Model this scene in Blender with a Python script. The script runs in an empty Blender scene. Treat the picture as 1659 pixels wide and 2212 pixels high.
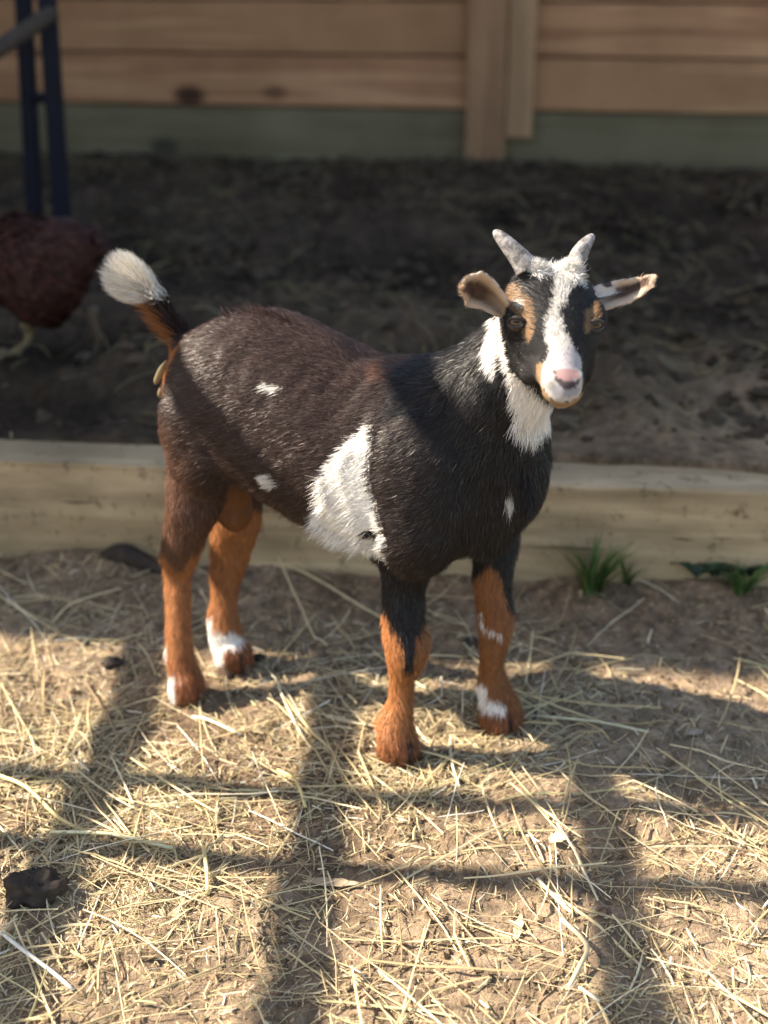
import bpy, math, random
import numpy as np
from mathutils import Vector
from mathutils.bvhtree import BVHTree

rng = np.random.default_rng(7)
random.seed(7)
FINE = True

# ---------------------------------------------------------------- camera, world, sun
sc = bpy.context.scene
CAM_H, PITCH, FPX = 0.83, math.radians(24.0), 2880.0      # photo measured on a 1659 x 2212 copy
cam_d = bpy.data.cameras.new('camera')
cam = bpy.data.objects.new('camera', cam_d); sc.collection.objects.link(cam)
cam.location = (0, 0, CAM_H); cam.rotation_euler = (math.pi/2 - PITCH, 0, 0)
cam_d.sensor_fit = 'VERTICAL'; cam_d.sensor_height = 36; cam_d.lens = 36 * FPX / 2212
cam_d.clip_start = 0.02; cam_d.clip_end = 500
cam_d.dof.use_dof = True; cam_d.dof.focus_distance = 1.22; cam_d.dof.aperture_fstop = 3.5
sc.camera = cam

SUN_EL = math.radians(42)
SUN_TRAVEL = Vector((1.0, -0.11, 0)).normalized()          # horizontal direction the light travels in
w = bpy.data.worlds.new('World'); sc.world = w; w.use_nodes = True
nt = w.node_tree; nt.nodes.clear()
sky = nt.nodes.new('ShaderNodeTexSky'); sky.sky_type = 'NISHITA'; sky.sun_disc = False
sky.sun_elevation = SUN_EL
sky.sun_rotation = math.atan2(-SUN_TRAVEL.x, -SUN_TRAVEL.y)
bg = nt.nodes.new('ShaderNodeBackground'); bg.inputs[1].default_value = 0.105
wo = nt.nodes.new('ShaderNodeOutputWorld')
nt.links.new(sky.outputs[0], bg.inputs[0]); nt.links.new(bg.outputs[0], wo.inputs[0])
sd = bpy.data.lights.new('sun', 'SUN'); sd.energy = 4.6; sd.angle = math.radians(0.53); sd.color = (1.0, 0.965, 0.91)
sun = bpy.data.objects.new('sun', sd); sc.collection.objects.link(sun)
light_dir = Vector((SUN_TRAVEL.x*math.cos(SUN_EL), SUN_TRAVEL.y*math.cos(SUN_EL), -math.sin(SUN_EL)))
sun.rotation_euler = light_dir.to_track_quat('-Z', 'Y').to_euler()
sun.location = (-3, 0.3, 4)
sc.view_settings.view_transform = 'Standard'; sc.view_settings.look = 'None'
sc.view_settings.exposure = 1.78; sc.view_settings.gamma = 1.0
sc.view_settings.use_white_balance = True; sc.view_settings.white_balance_temperature = 7700; sc.view_settings.white_balance_tint = 12
sc.cycles.max_bounces = 6; sc.cycles.diffuse_bounces = 3; sc.cycles.glossy_bounces = 2

# ---------------------------------------------------------------- measuring helpers
def pt(px, py, Y):
    """world point at ground distance Y that the photo shows at px, py"""
    a = math.atan((py-1106)/FPX) + PITCH
    z = CAM_H - Y*math.tan(a)
    f = Y*math.cos(PITCH) + (CAM_H-z)*math.sin(PITCH)
    return np.array([(px-829.5)/FPX*f, Y, z])
def gpt(px, py, z=0.0):
    a = math.atan((py-1106)/FPX) + PITCH
    return pt(px, py, (CAM_H-z)/math.tan(a))
def fwd(p): return p[1]*math.cos(PITCH) + (CAM_H-p[2])*math.sin(PITCH)
def photo_xy(p):
    p = np.asarray(p)
    f = p[..., 1]*math.cos(PITCH) + (CAM_H-p[..., 2])*math.sin(PITCH)
    up = p[..., 1]*math.sin(PITCH) + (p[..., 2]-CAM_H)*math.cos(PITCH)
    return 829.5 + FPX*p[..., 0]/f, 1106 - FPX*up/f

# ---------------------------------------------------------------- object helpers
COL = sc.collection
def tag(o, label=None, cat=None, group=None, kind=None):
    if label: o['label'] = label
    if cat: o['category'] = cat
    if group: o['group'] = group
    if kind: o['kind'] = kind
    return o
def empty(name, loc):
    o = bpy.data.objects.new(name, None); COL.objects.link(o); o.location = loc; o.empty_display_size = .05
    return o
def link(name, me, mat=None, parent=None):
    o = bpy.data.objects.new(name, me); COL.objects.link(o)
    if mat: me.materials.append(mat)
    if parent:
        o.parent = parent
        o.location = -Vector(parent.location) if parent.parent is None else Vector((0, 0, 0))
    return o
def np_mesh(name, verts, faces, smooth=True, colors=None, nper=None):
    """verts Nx3; faces MxK array or list of arrays of different K"""
    me = bpy.data.meshes.new(name)
    verts = np.asarray(verts, dtype=np.float32)
    if not isinstance(faces, list): faces = [faces]
    faces = [np.asarray(f, dtype=np.int32) for f in faces if len(f)]
    loops = np.concatenate([f.ravel() for f in faces])
    tot = np.concatenate([np.full(len(f), f.shape[1], dtype=np.int32) for f in faces])
    start = np.concatenate([[0], np.cumsum(tot)[:-1]]).astype(np.int32)
    me.vertices.add(len(verts)); me.vertices.foreach_set('co', verts.ravel())
    me.loops.add(len(loops)); me.loops.foreach_set('vertex_index', loops)
    me.polygons.add(len(tot)); me.polygons.foreach_set('loop_start', start); me.polygons.foreach_set('loop_total', tot)
    me.polygons.foreach_set('use_smooth', np.full(len(tot), smooth, dtype=bool))
    if colors is not None:
        a = me.color_attributes.new('Col', 'FLOAT_COLOR', 'POINT')
        c = np.ones((len(verts), 4), dtype=np.float32); c[:, :3] = colors
        a.data.foreach_set('color', c.ravel())
    me.update(calc_edges=True); me.validate()
    return me
def py_mesh(name, V, Fc, smooth=False):
    me = bpy.data.meshes.new(name); me.from_pydata([tuple(v) for v in V], [], [tuple(f) for f in Fc]); me.update()
    me.polygons.foreach_set('use_smooth', [smooth]*len(me.polygons))
    return me
def box_vf(c, sx, sy, sz, ax=None, bev=0.0):
    """beveled-ish box: c centre, half sizes; ax = yaw angle"""
    V, Fc = [], []
    b = bev
    ca, sa = math.cos(ax or 0), math.sin(ax or 0)
    # chamfered box as 24 verts
    idx = {}
    for X in (-1, 1):
        for Y in (-1, 1):
            for Z in (-1, 1):
                for k in range(3):
                    d = [X*sx, Y*sy, Z*sz]
                    for j in range(3):
                        if j != k: d[j] -= (X, Y, Z)[j]*b
                    idx[(X, Y, Z, k)] = len(V)
                    V.append((c[0]+d[0]*ca-d[1]*sa, c[1]+d[0]*sa+d[1]*ca, c[2]+d[2]))
    def q(*a): Fc.append(tuple(a))
    for s in (-1, 1):
        for k in range(3):
            o = [j for j in range(3) if j != k]
            cs = []
            for a_, b_ in ((-1, -1), (1, -1), (1, 1), (-1, 1)):
                t = [0, 0, 0]; t[k] = s; t[o[0]] = a_; t[o[1]] = b_
                cs.append(idx[(t[0], t[1], t[2], k)])
            flip = (s > 0) ^ (k == 1)
            Fc.append(tuple(cs if flip else cs[::-1]))
    # edges
    for k1 in range(3):
        for k2 in range(k1+1, 3):
            k3 = 3-k1-k2
            for s1 in (-1, 1):
                for s2 in (-1, 1):
                    def v(s3, k):
                        t = [0, 0, 0]; t[k1] = s1; t[k2] = s2; t[k3] = s3
                        return idx[(t[0], t[1], t[2], k)]
                    Fc.append((v(-1, k1), v(1, k1), v(1, k2), v(-1, k2)))
    for X in (-1, 1):
        for Y in (-1, 1):
            for Z in (-1, 1):
                Fc.append(tuple(idx[(X, Y, Z, k)] for k in range(3)))
    return V, Fc
def box_mesh(name, *a, **k):
    V, Fc = box_vf(*a, **k)
    me = py_mesh(name, V, Fc)
    import bmesh
    bm = bmesh.new(); bm.from_mesh(me); bmesh.ops.recalc_face_normals(bm, faces=bm.faces); bm.to_mesh(me); bm.free()
    return me
def norm(v):
    v = np.asarray(v, float); return v/np.maximum(np.linalg.norm(v, axis=-1, keepdims=True), 1e-9)
def catmull(P, n):
    P = np.asarray(P, float); Q = np.vstack([2*P[0]-P[1], P, 2*P[-1]-P[-2]]); out = []
    for i in range(1, len(Q)-2):
        for t in np.arange(n)/n:
            out.append(.5*((2*Q[i])+(-Q[i-1]+Q[i+1])*t+(2*Q[i-1]-5*Q[i]+4*Q[i+1]-Q[i+2])*t*t+(-Q[i-1]+3*Q[i]-3*Q[i+1]+Q[i+2])*t**3))
    out.append(Q[-2]); return np.array(out)
def tube_mesh(name, pts, radii, seg=16, n=6, cols=None, cap=True):
    D = catmull(np.column_stack([pts, radii]), n); C = D[:, :3]; R = np.maximum(D[:, 3], 1e-5)
    T = norm(np.gradient(C, axis=0)); ref = np.array([0, 0, 1.]) if abs(T[0][2]) < .8 else np.array([1., 0, 0])
    U = norm(np.cross(T, ref)); Vv = np.cross(T, U)
    a = np.arange(seg)/seg*2*np.pi
    V = (C[:, None]+R[:, None, None]*(np.cos(a)[None, :, None]*U[:, None]+np.sin(a)[None, :, None]*Vv[:, None])).reshape(-1, 3)
    i = np.arange(len(C)-1)[:, None]*seg; j = np.arange(seg)[None]; k = (j+1) % seg
    q = np.stack([i+j, i+k, i+seg+k, i+seg+j], -1).reshape(-1, 4)
    V = np.vstack([V, C[0], C[-1]]); n0 = len(C)*seg
    jj = np.arange(seg); kk = (jj+1) % seg
    t1 = np.stack([kk, jj, np.full(seg, n0)], -1); t2 = np.stack([(len(C)-1)*seg+jj, (len(C)-1)*seg+kk, np.full(seg, n0+1)], -1)
    return np_mesh(name, V, [q, t1, t2])
# value noise
_lat = np.random.default_rng(3).random((256, 256))
def vnoise(x, y, s):
    x = np.asarray(x)*s; y = np.asarray(y)*s
    xi = np.floor(x).astype(int); yi = np.floor(y).astype(int); fx = x-xi; fy = y-yi
    fx = fx*fx*(3-2*fx); fy = fy*fy*(3-2*fy)
    g = lambda a, b: _lat[a % 256, b % 256]
    return (g(xi, yi)*(1-fx)*(1-fy)+g(xi+1, yi)*fx*(1-fy)+g(xi, yi+1)*(1-fx)*fy+g(xi+1, yi+1)*fx*fy)*2-1
def fbm(x, y, s, o=4):
    r = 0; a = 1
    for k in range(o): r = r+a*vnoise(x+k*7.3, y+k*3.1, s*2**k); a *= .5
    return r

# ---------------------------------------------------------------- materials
def new_mat(name, rough=.8, spec=.3):
    m = bpy.data.materials.new(name); m.use_nodes = True
    b = m.node_tree.nodes['Principled BSDF']; b.inputs['Roughness'].default_value = rough
    b.inputs['Specular IOR Level'].default_value = spec
    return m, m.node_tree, b
def N(nt, t, **k):
    n = nt.nodes.new(t)
    for a, v in k.items():
        if a in n.inputs: n.inputs[a].default_value = v
        else: setattr(n, a, v)
    return n
def ramp(nt, stops, fac):
    r = nt.nodes.new('ShaderNodeValToRGB'); e = r.color_ramp.elements
    while len(e) < len(stops): e.new(.5)
    for i, (p, c) in enumerate(stops): e[i].position = p; e[i].color = (*c, 1)
    nt.links.new(fac, r.inputs[0]); return r.outputs[0]
def coords(nt, scale=(1, 1, 1), rot=(0, 0, 0)):
    t = nt.nodes.new('ShaderNodeTexCoord'); m = nt.nodes.new('ShaderNodeMapping')
    m.inputs['Scale'].default_value = scale; m.inputs['Rotation'].default_value = rot
    nt.links.new(t.outputs['Object'], m.inputs[0]); return m.outputs[0]
def noise(nt, vec, scale, detail=5, rough=.6, dist=0):
    n = nt.nodes.new('ShaderNodeTexNoise'); n.inputs['Scale'].default_value = scale; n.inputs['Detail'].default_value = detail
    n.inputs['Roughness'].default_value = rough; n.inputs['Distortion'].default_value = dist
    nt.links.new(vec, n.inputs['Vector']); return n.outputs[0]
def bump(nt, b, h, strength, dist):
    n = nt.nodes.new('ShaderNodeBump'); n.inputs['Strength'].default_value = strength; n.inputs['Distance'].default_value = dist
    nt.links.new(h, n.inputs['Height']); nt.links.new(n.outputs[0], b.inputs['Normal'])
def mix(nt, fac, a, c, mode='MIX'):
    n = nt.nodes.new('ShaderNodeMix'); n.data_type = 'RGBA'; n.blend_type = mode
    for s, v in ((n.inputs[0], fac), (n.inputs[6], a), (n.inputs[7], c)):
        if isinstance(v, (int, float)): s.default_value = v
        elif isinstance(v, tuple): s.default_value = (*v, 1)
        else: nt.links.new(v, s)
    return n.outputs[2]
def attr_mat(name, rough, spec, sheen=0.0, trans=0.0):
    m, t, b = new_mat(name, rough, spec)
    a = t.nodes.new('ShaderNodeAttribute'); a.attribute_name = 'Col'
    t.links.new(a.outputs['Color'], b.inputs['Base Color'])
    if sheen: b.inputs['Sheen Weight'].default_value = sheen
    if trans:
        tr = t.nodes.new('ShaderNodeBsdfTranslucent'); t.links.new(a.outputs['Color'], tr.inputs[0])
        mx = t.nodes.new('ShaderNodeMixShader'); mx.inputs[0].default_value = trans
        out = t.nodes['Material Output']
        t.links.new(b.outputs[0], mx.inputs[1]); t.links.new(tr.outputs[0], mx.inputs[2]); t.links.new(mx.outputs[0], out.inputs[0])
    return m
def plain(name, c, rough=.7, spec=.3, var=.3, scale=30, bmp=0.0):
    m, t, b = new_mat(name, rough, spec); v = coords(t)
    n = noise(t, v, scale)
    t.links.new(ramp(t, [(.3, tuple(x*(1-var) for x in c)), (.7, tuple(min(1, x*(1+var)) for x in c))], n), b.inputs['Base Color'])
    if bmp: bump(t, b, n, .6, bmp)
    return m
def wood(name, c1, c2, knot, seed=0., ring=34., stretch=.06):
    """long grain along local X, wobbling round knots"""
    m, t, b = new_mat(name, .8, .2)
    tc = t.nodes.new('ShaderNodeTexCoord'); mp = t.nodes.new('ShaderNodeMapping')
    mp.inputs['Location'].default_value = (seed, seed*1.7, seed*.3)
    t.links.new(tc.outputs['Object'], mp.inputs[0]); src = mp.outputs[0]
    m1 = t.nodes.new('ShaderNodeMapping'); m1.inputs['Scale'].default_value = (stretch*8, 8, 8); t.links.new(src, m1.inputs[0])
    g = noise(t, m1.outputs[0], 1.6, 3, .5, .5)
    mul = N(t, 'ShaderNodeMath', operation='MULTIPLY'); mul.inputs[1].default_value = ring; t.links.new(g, mul.inputs[0])
    sn = N(t, 'ShaderNodeMath', operation='SINE'); t.links.new(mul.outputs[0], sn.inputs[0])
    m2 = t.nodes.new('ShaderNodeMapping'); m2.inputs['Scale'].default_value = (6, 160, 160); t.links.new(src, m2.inputs[0])
    fine = noise(t, m2.outputs[0], 1., 4, .7)
    base = mix(t, .28, ramp(t, [(.0, c1), (1., c2)], sn.outputs[0]), ramp(t, [(.3, c1), (.7, c2)], fine))
    big = noise(t, src, 3.5, 3)
    base = mix(t, .7, base, ramp(t, [(.3, (.6, .58, .55)), (.7, (1, 1, 1))], big), 'MULTIPLY')
    vo = N(t, 'ShaderNodeTexVoronoi', feature='F1'); vo.inputs['Scale'].default_value = 4.0
    m3 = t.nodes.new('ShaderNodeMapping'); m3.inputs['Scale'].default_value = (.75, 1, 1.3); t.links.new(src, m3.inputs[0])
    t.links.new(m3.outputs[0], vo.inputs['Vector'])
    kf = ramp(t, [(.09, (1, 1, 1)), (.19, (0, 0, 0))], vo.outputs['Distance'])
    base = mix(t, kf, base, knot)
    t.links.new(base, b.inputs['Base Color'])
    bump(t, b, fine, .5, .0015)
    return m

# ---------------------------------------------------------------- setting: yard ground as one sheet, with the raised bed behind the timber
TL = np.array([-.544, 1.700]); SL = -.11                  # front foot of the border timber and its slope across the yard
TDX = np.array([1, SL])/math.hypot(1, SL); TDN = np.array([-SL, 1])/math.hypot(1, SL)
T_TH, T_TOP = .088, .150
WY, WSL = 4.10, -.13                                       # back wall line
def ground_z(x, y, fine=True):
    x = np.asarray(x, float); y = np.asarray(y, float)
    v = (x-TL[0])*TDN[0]+(y-TL[1])*TDN[1]
    creep = .012+.022*(1+fbm(x+2, y*0+3, 5, 3))*np.clip(.5+x, .3, 1.2)
    st = np.clip((v-T_TH+.012+creep)/.03, 0, 1); st = st*st*(3-2*st)
    z = .012*fbm(x, y, 3.1, 3)*np.clip((v+1.2)/.4, .35, 1)*.6 + .0045*fbm(x, y, 19, 3) + .0026*fbm(x+5, y, 80, 2)
    front = z + (.014+.012*fbm(x*1.0, y*0+1, 7, 3))*np.exp(-np.abs(v+.01)/.045)
    back = .150 + .007*np.clip(v-.1, 0, 3) + .030*fbm(x+3, y+9, 4.5, 4)*np.clip((2.5-v)/.8, .35, 1) + .012*np.abs(fbm(x, y, 16, 3)) + .006*fbm(x, y, 60, 2)
    back = np.where(v < .35, .156+(back-.156)*np.clip((v-.05)/.3, .18, 1), back)
    return front*(1-st)+back*st
def span(a, b, d): return np.arange(a, b, d)
gx = np.concatenate([-np.geomspace(60, .95, 34), span(-.9, .95, .0042), np.geomspace(.92, 60, 34)])
gy = np.concatenate([-np.geomspace(60, .2, 20), span(-.1, .7, .04), span(.72, 1.8, .0042), span(1.81, 1.9, .008), span(1.91, 4.4, .016), np.geomspace(4.45, 70, 30)])
GX, GY = np.meshgrid(gx, gy); GZ = ground_z(GX, GY)
nx, ny = len(gx), len(gy)
ii = (np.arange(ny-1)[:, None]*nx+np.arange(nx-1)[None]).ravel()
gf = np.stack([ii, ii+1, ii+nx+1, ii+nx], -1)
gv = np.stack([GX, GY, GZ], -1).reshape(-1, 3)
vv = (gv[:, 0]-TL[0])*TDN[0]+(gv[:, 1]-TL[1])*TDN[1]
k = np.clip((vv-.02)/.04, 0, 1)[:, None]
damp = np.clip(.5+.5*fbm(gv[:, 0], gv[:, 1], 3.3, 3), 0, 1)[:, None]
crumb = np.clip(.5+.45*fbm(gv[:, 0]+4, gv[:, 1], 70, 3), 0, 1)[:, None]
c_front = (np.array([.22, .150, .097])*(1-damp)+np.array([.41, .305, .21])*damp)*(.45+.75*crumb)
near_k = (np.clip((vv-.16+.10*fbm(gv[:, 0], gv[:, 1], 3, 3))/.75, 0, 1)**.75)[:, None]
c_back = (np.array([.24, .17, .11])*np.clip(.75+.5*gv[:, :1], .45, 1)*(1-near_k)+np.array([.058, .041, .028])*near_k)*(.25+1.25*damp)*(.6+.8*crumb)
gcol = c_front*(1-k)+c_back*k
gm = attr_mat('yard_soil', .95, .15)
t = gm.node_tree; b = t.nodes['Principled BSDF']; v = coords(t)
n1 = noise(t, v, 160, 6, .7); n2 = noise(t, v, 900, 3, .6)
colin = b.inputs['Base Color'].links[0].from_socket
t.links.new(mix(t, 1.0, colin, ramp(t, [(.25, (.45, .43, .4)), (.5, (1, 1, 1)), (.8, (1.25, 1.2, 1.1))], n1), 'MULTIPLY'), b.inputs['Base Color'])
bump(t, b, n1, 1., .007)
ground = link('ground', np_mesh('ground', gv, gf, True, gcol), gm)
tag(ground, 'trampled brown dirt of the goat yard with darker raised soil behind the timber', 'ground', kind='structure')

# ---------------------------------------------------------------- border timber
yawT = math.atan(SL)
def tpos(u, v, z): return np.array([*(TL+TDX*u+TDN*v), z])
V, Fc = [], []
us = np.linspace(-1.6, 3.4, 401)
prof = [(0, -.06), (0, .03), (0, .06), (0, .09), (0, .12), (0, .1455), (.001, .1485), (.0035, .15), (.03, .1505), (.06, .15), (T_TH-.006, .15), (T_TH-.0015, .1475), (T_TH, .142), (T_TH, -.06)]
me_v = []
for u in us:
    for (v_, z_) in prof:
        wob = .0030*float(vnoise(u, v_*9+z_*5, 4))+.0015*float(vnoise(u, z_*40+v_*40, 25))
        me_v.append((u, v_+wob, z_+.0015*float(vnoise(u+8, z_*3, 4))))
m_ = len(prof); fcs = []
for i in range(len(us)-1):
    for j in range(m_): fcs.append((i*m_+j, (i+1)*m_+j, (i+1)*m_+(j+1) % m_, i*m_+(j+1) % m_))
fcs.append(tuple(range(m_))); fcs.append(tuple(reversed([(len(us)-1)*m_+j for j in range(m_)])))
tm = wood('weathered_treated_timber', (.41, .315, .205), (.54, .43, .295), (.24, .15, .085), 2.3, 26, .06)
tn = tm.node_tree; tb_ = tn.nodes['Principled BSDF']; old = tb_.inputs['Base Color'].links[0].from_socket; tv = coords(tn)
spl = noise(tn, tv, 38, 6, .75); big_ = noise(tn, coords(tn, (1.5, 1, 7)), 2.2, 4, .6)
c1_ = mix(tn, ramp(tn, [(.56, (0, 0, 0)), (.66, (1, 1, 1))], spl), old, (.15, .105, .065))
c2_ = mix(tn, 1., c1_, ramp(tn, [(.35, (.62, .60, .56)), (.6, (1.1, 1.08, 1.0))], big_), 'MULTIPLY')
crk = noise(tn, coords(tn, (3, 60, 60)), 1.3, 2, .5)
c3_ = mix(tn, ramp(tn, [(.28, (1, 1, 1)), (.31, (0, 0, 0))], crk), c2_, (.07, .05, .03)); tn.links.new(c3_, tb_.inputs['Base Color'])
timber = link('border_timber', py_mesh('border_timber', me_v, fcs, False), tm)
timber.location = (TL[0], TL[1], 0); timber.rotation_euler = (0, 0, yawT)
tag(timber, 'long pale weathered timber lying across the yard behind the goat', 'timber')

# ---------------------------------------------------------------- back wall of boards
yawW = math.atan(WSL)
wall = empty('board_wall', (0, WY, .1)); wall.rotation_euler = (0, 0, yawW)
tag(wall, 'brown horizontal board wall with a doubled upright plank and green bottom board', 'wall')
def wall_part(name, c, h, mat, bev=.003, loc_off=None):
    me = box_mesh(name, (0, 0, 0), *h, bev=bev)
    o = bpy.data.objects.new(name, me); COL.objects.link(o); me.materials.append(mat); o.parent = wall
    o.location = (c[0], c[1], c[2]-.1); return o
wcol = [((.34, .17, .092), (.53, .30, .168)), ((.36, .19, .10), (.55, .33, .185)), ((.33, .165, .09), (.51, .29, .16))]
rows = [(.318, .462), (.468, .612), (.618, .762), (.768, .912), (.918, 1.062), (1.068, 1.212)]
for i, (a, b_) in enumerate(rows):
    for sgn, (xa, xb) in enumerate(((-3.2, .335), (.339, 3.4))):
        mt = wood('pine_board', *wcol[(i+sgn) % 3], (.055, .024, .014), i*1.37+sgn*4.1+.4, 22, .05)
        wall_part('board', ((xa+xb)/2, 0, (a+b_)/2), ((xb-xa)/2, .012, (b_-a)/2), mt)
gmt = wood('green_treated_board', (.135, .115, .068), (.185, .16, .10), (.05, .045, .03), 9.1, 16, .05)
for (xa, xb) in ((-3.2, .335), (.339, 3.4)):
    o = wall_part('bottom_board', ((xa+xb)/2, .004, .21), ((xb-xa)/2, .014, .102), gmt); o['label'] = 'dull green treated bottom board'
def upright(name, xa, xb, za, zb, y, hy, seed, cs, lab=None):
    me = box_mesh(name, (0, 0, 0), (zb-za)/2, hy, (xb-xa)/2, bev=.003)   # grain runs along local X, turned upright
    o = bpy.data.objects.new(name, me); COL.objects.link(o)
    me.materials.append(wood('upright_plank', *cs, (.07, .04, .025), seed, 18, .05)); o.parent = wall
    o.location = ((xa+xb)/2, y, (za+zb)/2-.1); o.rotation_euler = (0, math.pi/2, 0)
    if lab: o['label'] = lab
    return o
upright('upright_plank', .245, .362, .13, 1.2, -.032, .018, 3.3, ((.27, .15, .085), (.36, .215, .125)), 'left upright plank reaching the soil')
upright('upright_plank', .364, .440, .245, 1.2, -.036, .022, 5.9, ((.32, .20, .115), (.42, .27, .155)), 'paler right upright plank ending above the soil')
for xs in (-1.13, -.06, 1.6):   # wall posts behind, seen as darker uprights through the seams
    me = box_mesh('rear_post', (0, 0, 0), .045, .04, .56, bev=.003)
    o = bpy.data.objects.new('rear_post', me); COL.objects.link(o); me.materials.append(gmt); o.parent = wall; o.location = (xs, .054, .56)
V, Fc = box_vf((0, 0, 0), 3.3, .006, .56)
me = box_mesh('backing_sheet', (0, 0, 0), 3.3, .004, .53, bev=.001)
o = bpy.data.objects.new('backing_sheet', me); COL.objects.link(o); me.materials.append(plain('dark_backing', (.02, .018, .016))); o.parent = wall; o.location = (0.1, .104, .57)

# ---------------------------------------------------------------- fence to the left, out of the picture, whose shadow falls across yard and goat
ROOT_F = (-1.2, 1.0, 0)
fence = empty('rail_fence', ROOT_F)
tag(fence, 'wooden rail fence left of the yard that throws the barred shadow', 'fence')
fm = wood('fence_rail_wood', (.28, .2, .12), (.36, .27, .17), (.1, .06, .03), 1.1)
TE = math.tan(SUN_EL)
def fpart(name, c, h, yaw=0):
    me = box_mesh(name, c, *h, ax=yaw, bev=.003); o = link(name, me, fm, fence); return o
for zc, hz in ((.30, .03), (.56, .020), (.806, .019), (1.02, .019), (1.281, .019), (1.53, .024)):
    fpart('rail', (-1.2, .95, zc), (.012, .75, hz), -.03)
for yb, hy in ((1.275, .013), (1.155, .012), (.45, .03)):
    fpart('upright', (-1.235, yb, .82), (.02, hy, .82))
fpart('upright', (-1.235, 1.70, .80), (.03, .04, .80))
# ---------------------------------------------------------------- barn side left of the pen: keeps the back of the yard in shade
barn = empty('barn', (-2.6, 4.0, 0))
tag(barn, 'tall plank sided barn left of the yard shading its back half', 'barn')
bmt = wood('barn_siding', (.16, .10, .06), (.22, .15, .09), (.06, .03, .02), 6.6)
y0 = 1.725
me = box_mesh('wall', (-2.7, (y0+9)/2, 2.05), .1, (9-y0)/2, 2.1, bev=.01); link('wall', me, bmt, barn)
Vb, Fb = [], []
for k_, yy in enumerate(np.arange(y0+.1, 8.9, .4)):
    v_, f_ = box_vf((-2.585, yy, 2.05), .015, .03, 2.05, bev=.002)
    Fb += [tuple(q+len(Vb) for q in f) for f in f_]; Vb += v_
link('wall_battens', py_mesh('wall_battens', Vb, Fb), bmt, barn)
me = box_mesh('roof', (-2.65, (y0+9)/2+.02, 4.2), .22, (9-y0)/2+.02, .05, bev=.01); link('roof', me, plain('roof_metal', (.2, .21, .22), .5, .5), barn)

# ---------------------------------------------------------------- the goat
BO = np.array([-.2, 1.36, 0.]); BD = np.array([.904, -.427, 0.]); BN = np.array([.427, .904, 0.]); UPV = np.array([0, 0, 1.])
def bp(s, l, z): return BO+BD*s+BN*l+UPV*z
HP = np.array([.1465, 1.135, .556])                       # poll
HR = norm(np.array([1., .02, .015]))
HF = norm(np.array([.02, -math.cos(math.radians(26)), -math.sin(math.radians(26))]))
HF = norm(HF-HR*HF.dot(HR)); HU = np.cross(HR, HF); HU = HU if HU[2] > 0 else -HU
def hp(r, f, u): return HP+HR*r+HF*f+HU*u

DX = .003 if FINE else .005
LO = np.array([-.34, .93, -.012]); HI = np.array([.28, 1.52, .60])
NXYZ = np.ceil((HI-LO)/DX).astype(int)
AX = [LO[i]+np.arange(NXYZ[i])*DX for i in range(3)]
BIG = 9.0
def new_field(): return np.full(NXYZ, BIG, np.float32)
def sub(field, lo, hi):
    a = np.clip(np.floor((lo-LO)/DX).astype(int), 0, NXYZ-1); b = np.clip(np.ceil((hi-LO)/DX).astype(int)+1, 1, NXYZ)
    sl = tuple(slice(a[i], b[i]) for i in range(3))
    return sl, AX[0][sl[0]][:, None, None], AX[1][sl[1]][None, :, None], AX[2][sl[2]][None, None, :]
def sweep(field, st, up, n=4, pad=.035):
    """st rows: centre xyz, half width along side axis, half width along the other axis; 'up' sets the side axis = up x tangent"""
    D = catmull(np.array([[*c, a, b] for c, a, b in st]), n)
    C = D[:, :3]; A = D[:, 3]; B = D[:, 4]
    for i in range(len(C)-1):
        c0, c1 = C[i], C[i+1]; T = c1-c0; L = np.linalg.norm(T)
        if L < 1e-6: continue
        T = T/L; U = norm(np.cross(up, T)); Vv = np.cross(T, U)
        m = max(A[i], A[i+1], B[i], B[i+1])+pad
        sl, X, Y, Z = sub(field, np.minimum(c0, c1)-m, np.maximum(c0, c1)+m)
        qx, qy, qz = X-c0[0], Y-c0[1], Z-c0[2]
        tt = np.clip((qx*T[0]+qy*T[1]+qz*T[2])/L, 0, 1)
        a = A[i]+(A[i+1]-A[i])*tt; b = B[i]+(B[i+1]-B[i])*tt; mm = np.minimum(a, b)
        px_, py_, pz_ = qx-T[0]*L*tt, qy-T[1]*L*tt, qz-T[2]*L*tt
        x = px_*U[0]+py_*U[1]+pz_*U[2]; y = px_*Vv[0]+py_*Vv[1]+pz_*Vv[2]; z_ = px_*T[0]+py_*T[1]+pz_*T[2]
        k0 = np.sqrt((x/a)**2+(y/b)**2+(z_/mm)**2); k1 = np.sqrt((x/a**2)**2+(y/b**2)**2+(z_/mm**2)**2)+1e-9
        d = np.where(k0 > 1e-4, k0*(k0-1)/k1, -mm)
        np.minimum(field[sl], d.astype(np.float32), out=field[sl])
def ellipsoid(field, c, r, axes=None, pad=.03):
    c = np.asarray(c); m = max(r)+pad
    sl, X, Y, Z = sub(field, c-m, c+m)
    q = (X-c[0], Y-c[1], Z-c[2])
    axes = np.eye(3) if axes is None else axes
    l = [q[0]*a[0]+q[1]*a[1]+q[2]*a[2] for a in axes]
    k0 = np.sqrt(sum((l[i]/r[i])**2 for i in range(3))); k1 = np.sqrt(sum((l[i]/r[i]**2)**2 for i in range(3)))+1e-9
    d = np.where(k0 > 1e-4, k0*(k0-1)/k1, -min(r))
    np.minimum(field[sl], d.astype(np.float32), out=field[sl])
def smin(a, b, k):
    h = np.maximum(k-np.abs(a-b), 0)/k
    return np.minimum(a, b)-h*h*k*.25

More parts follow.
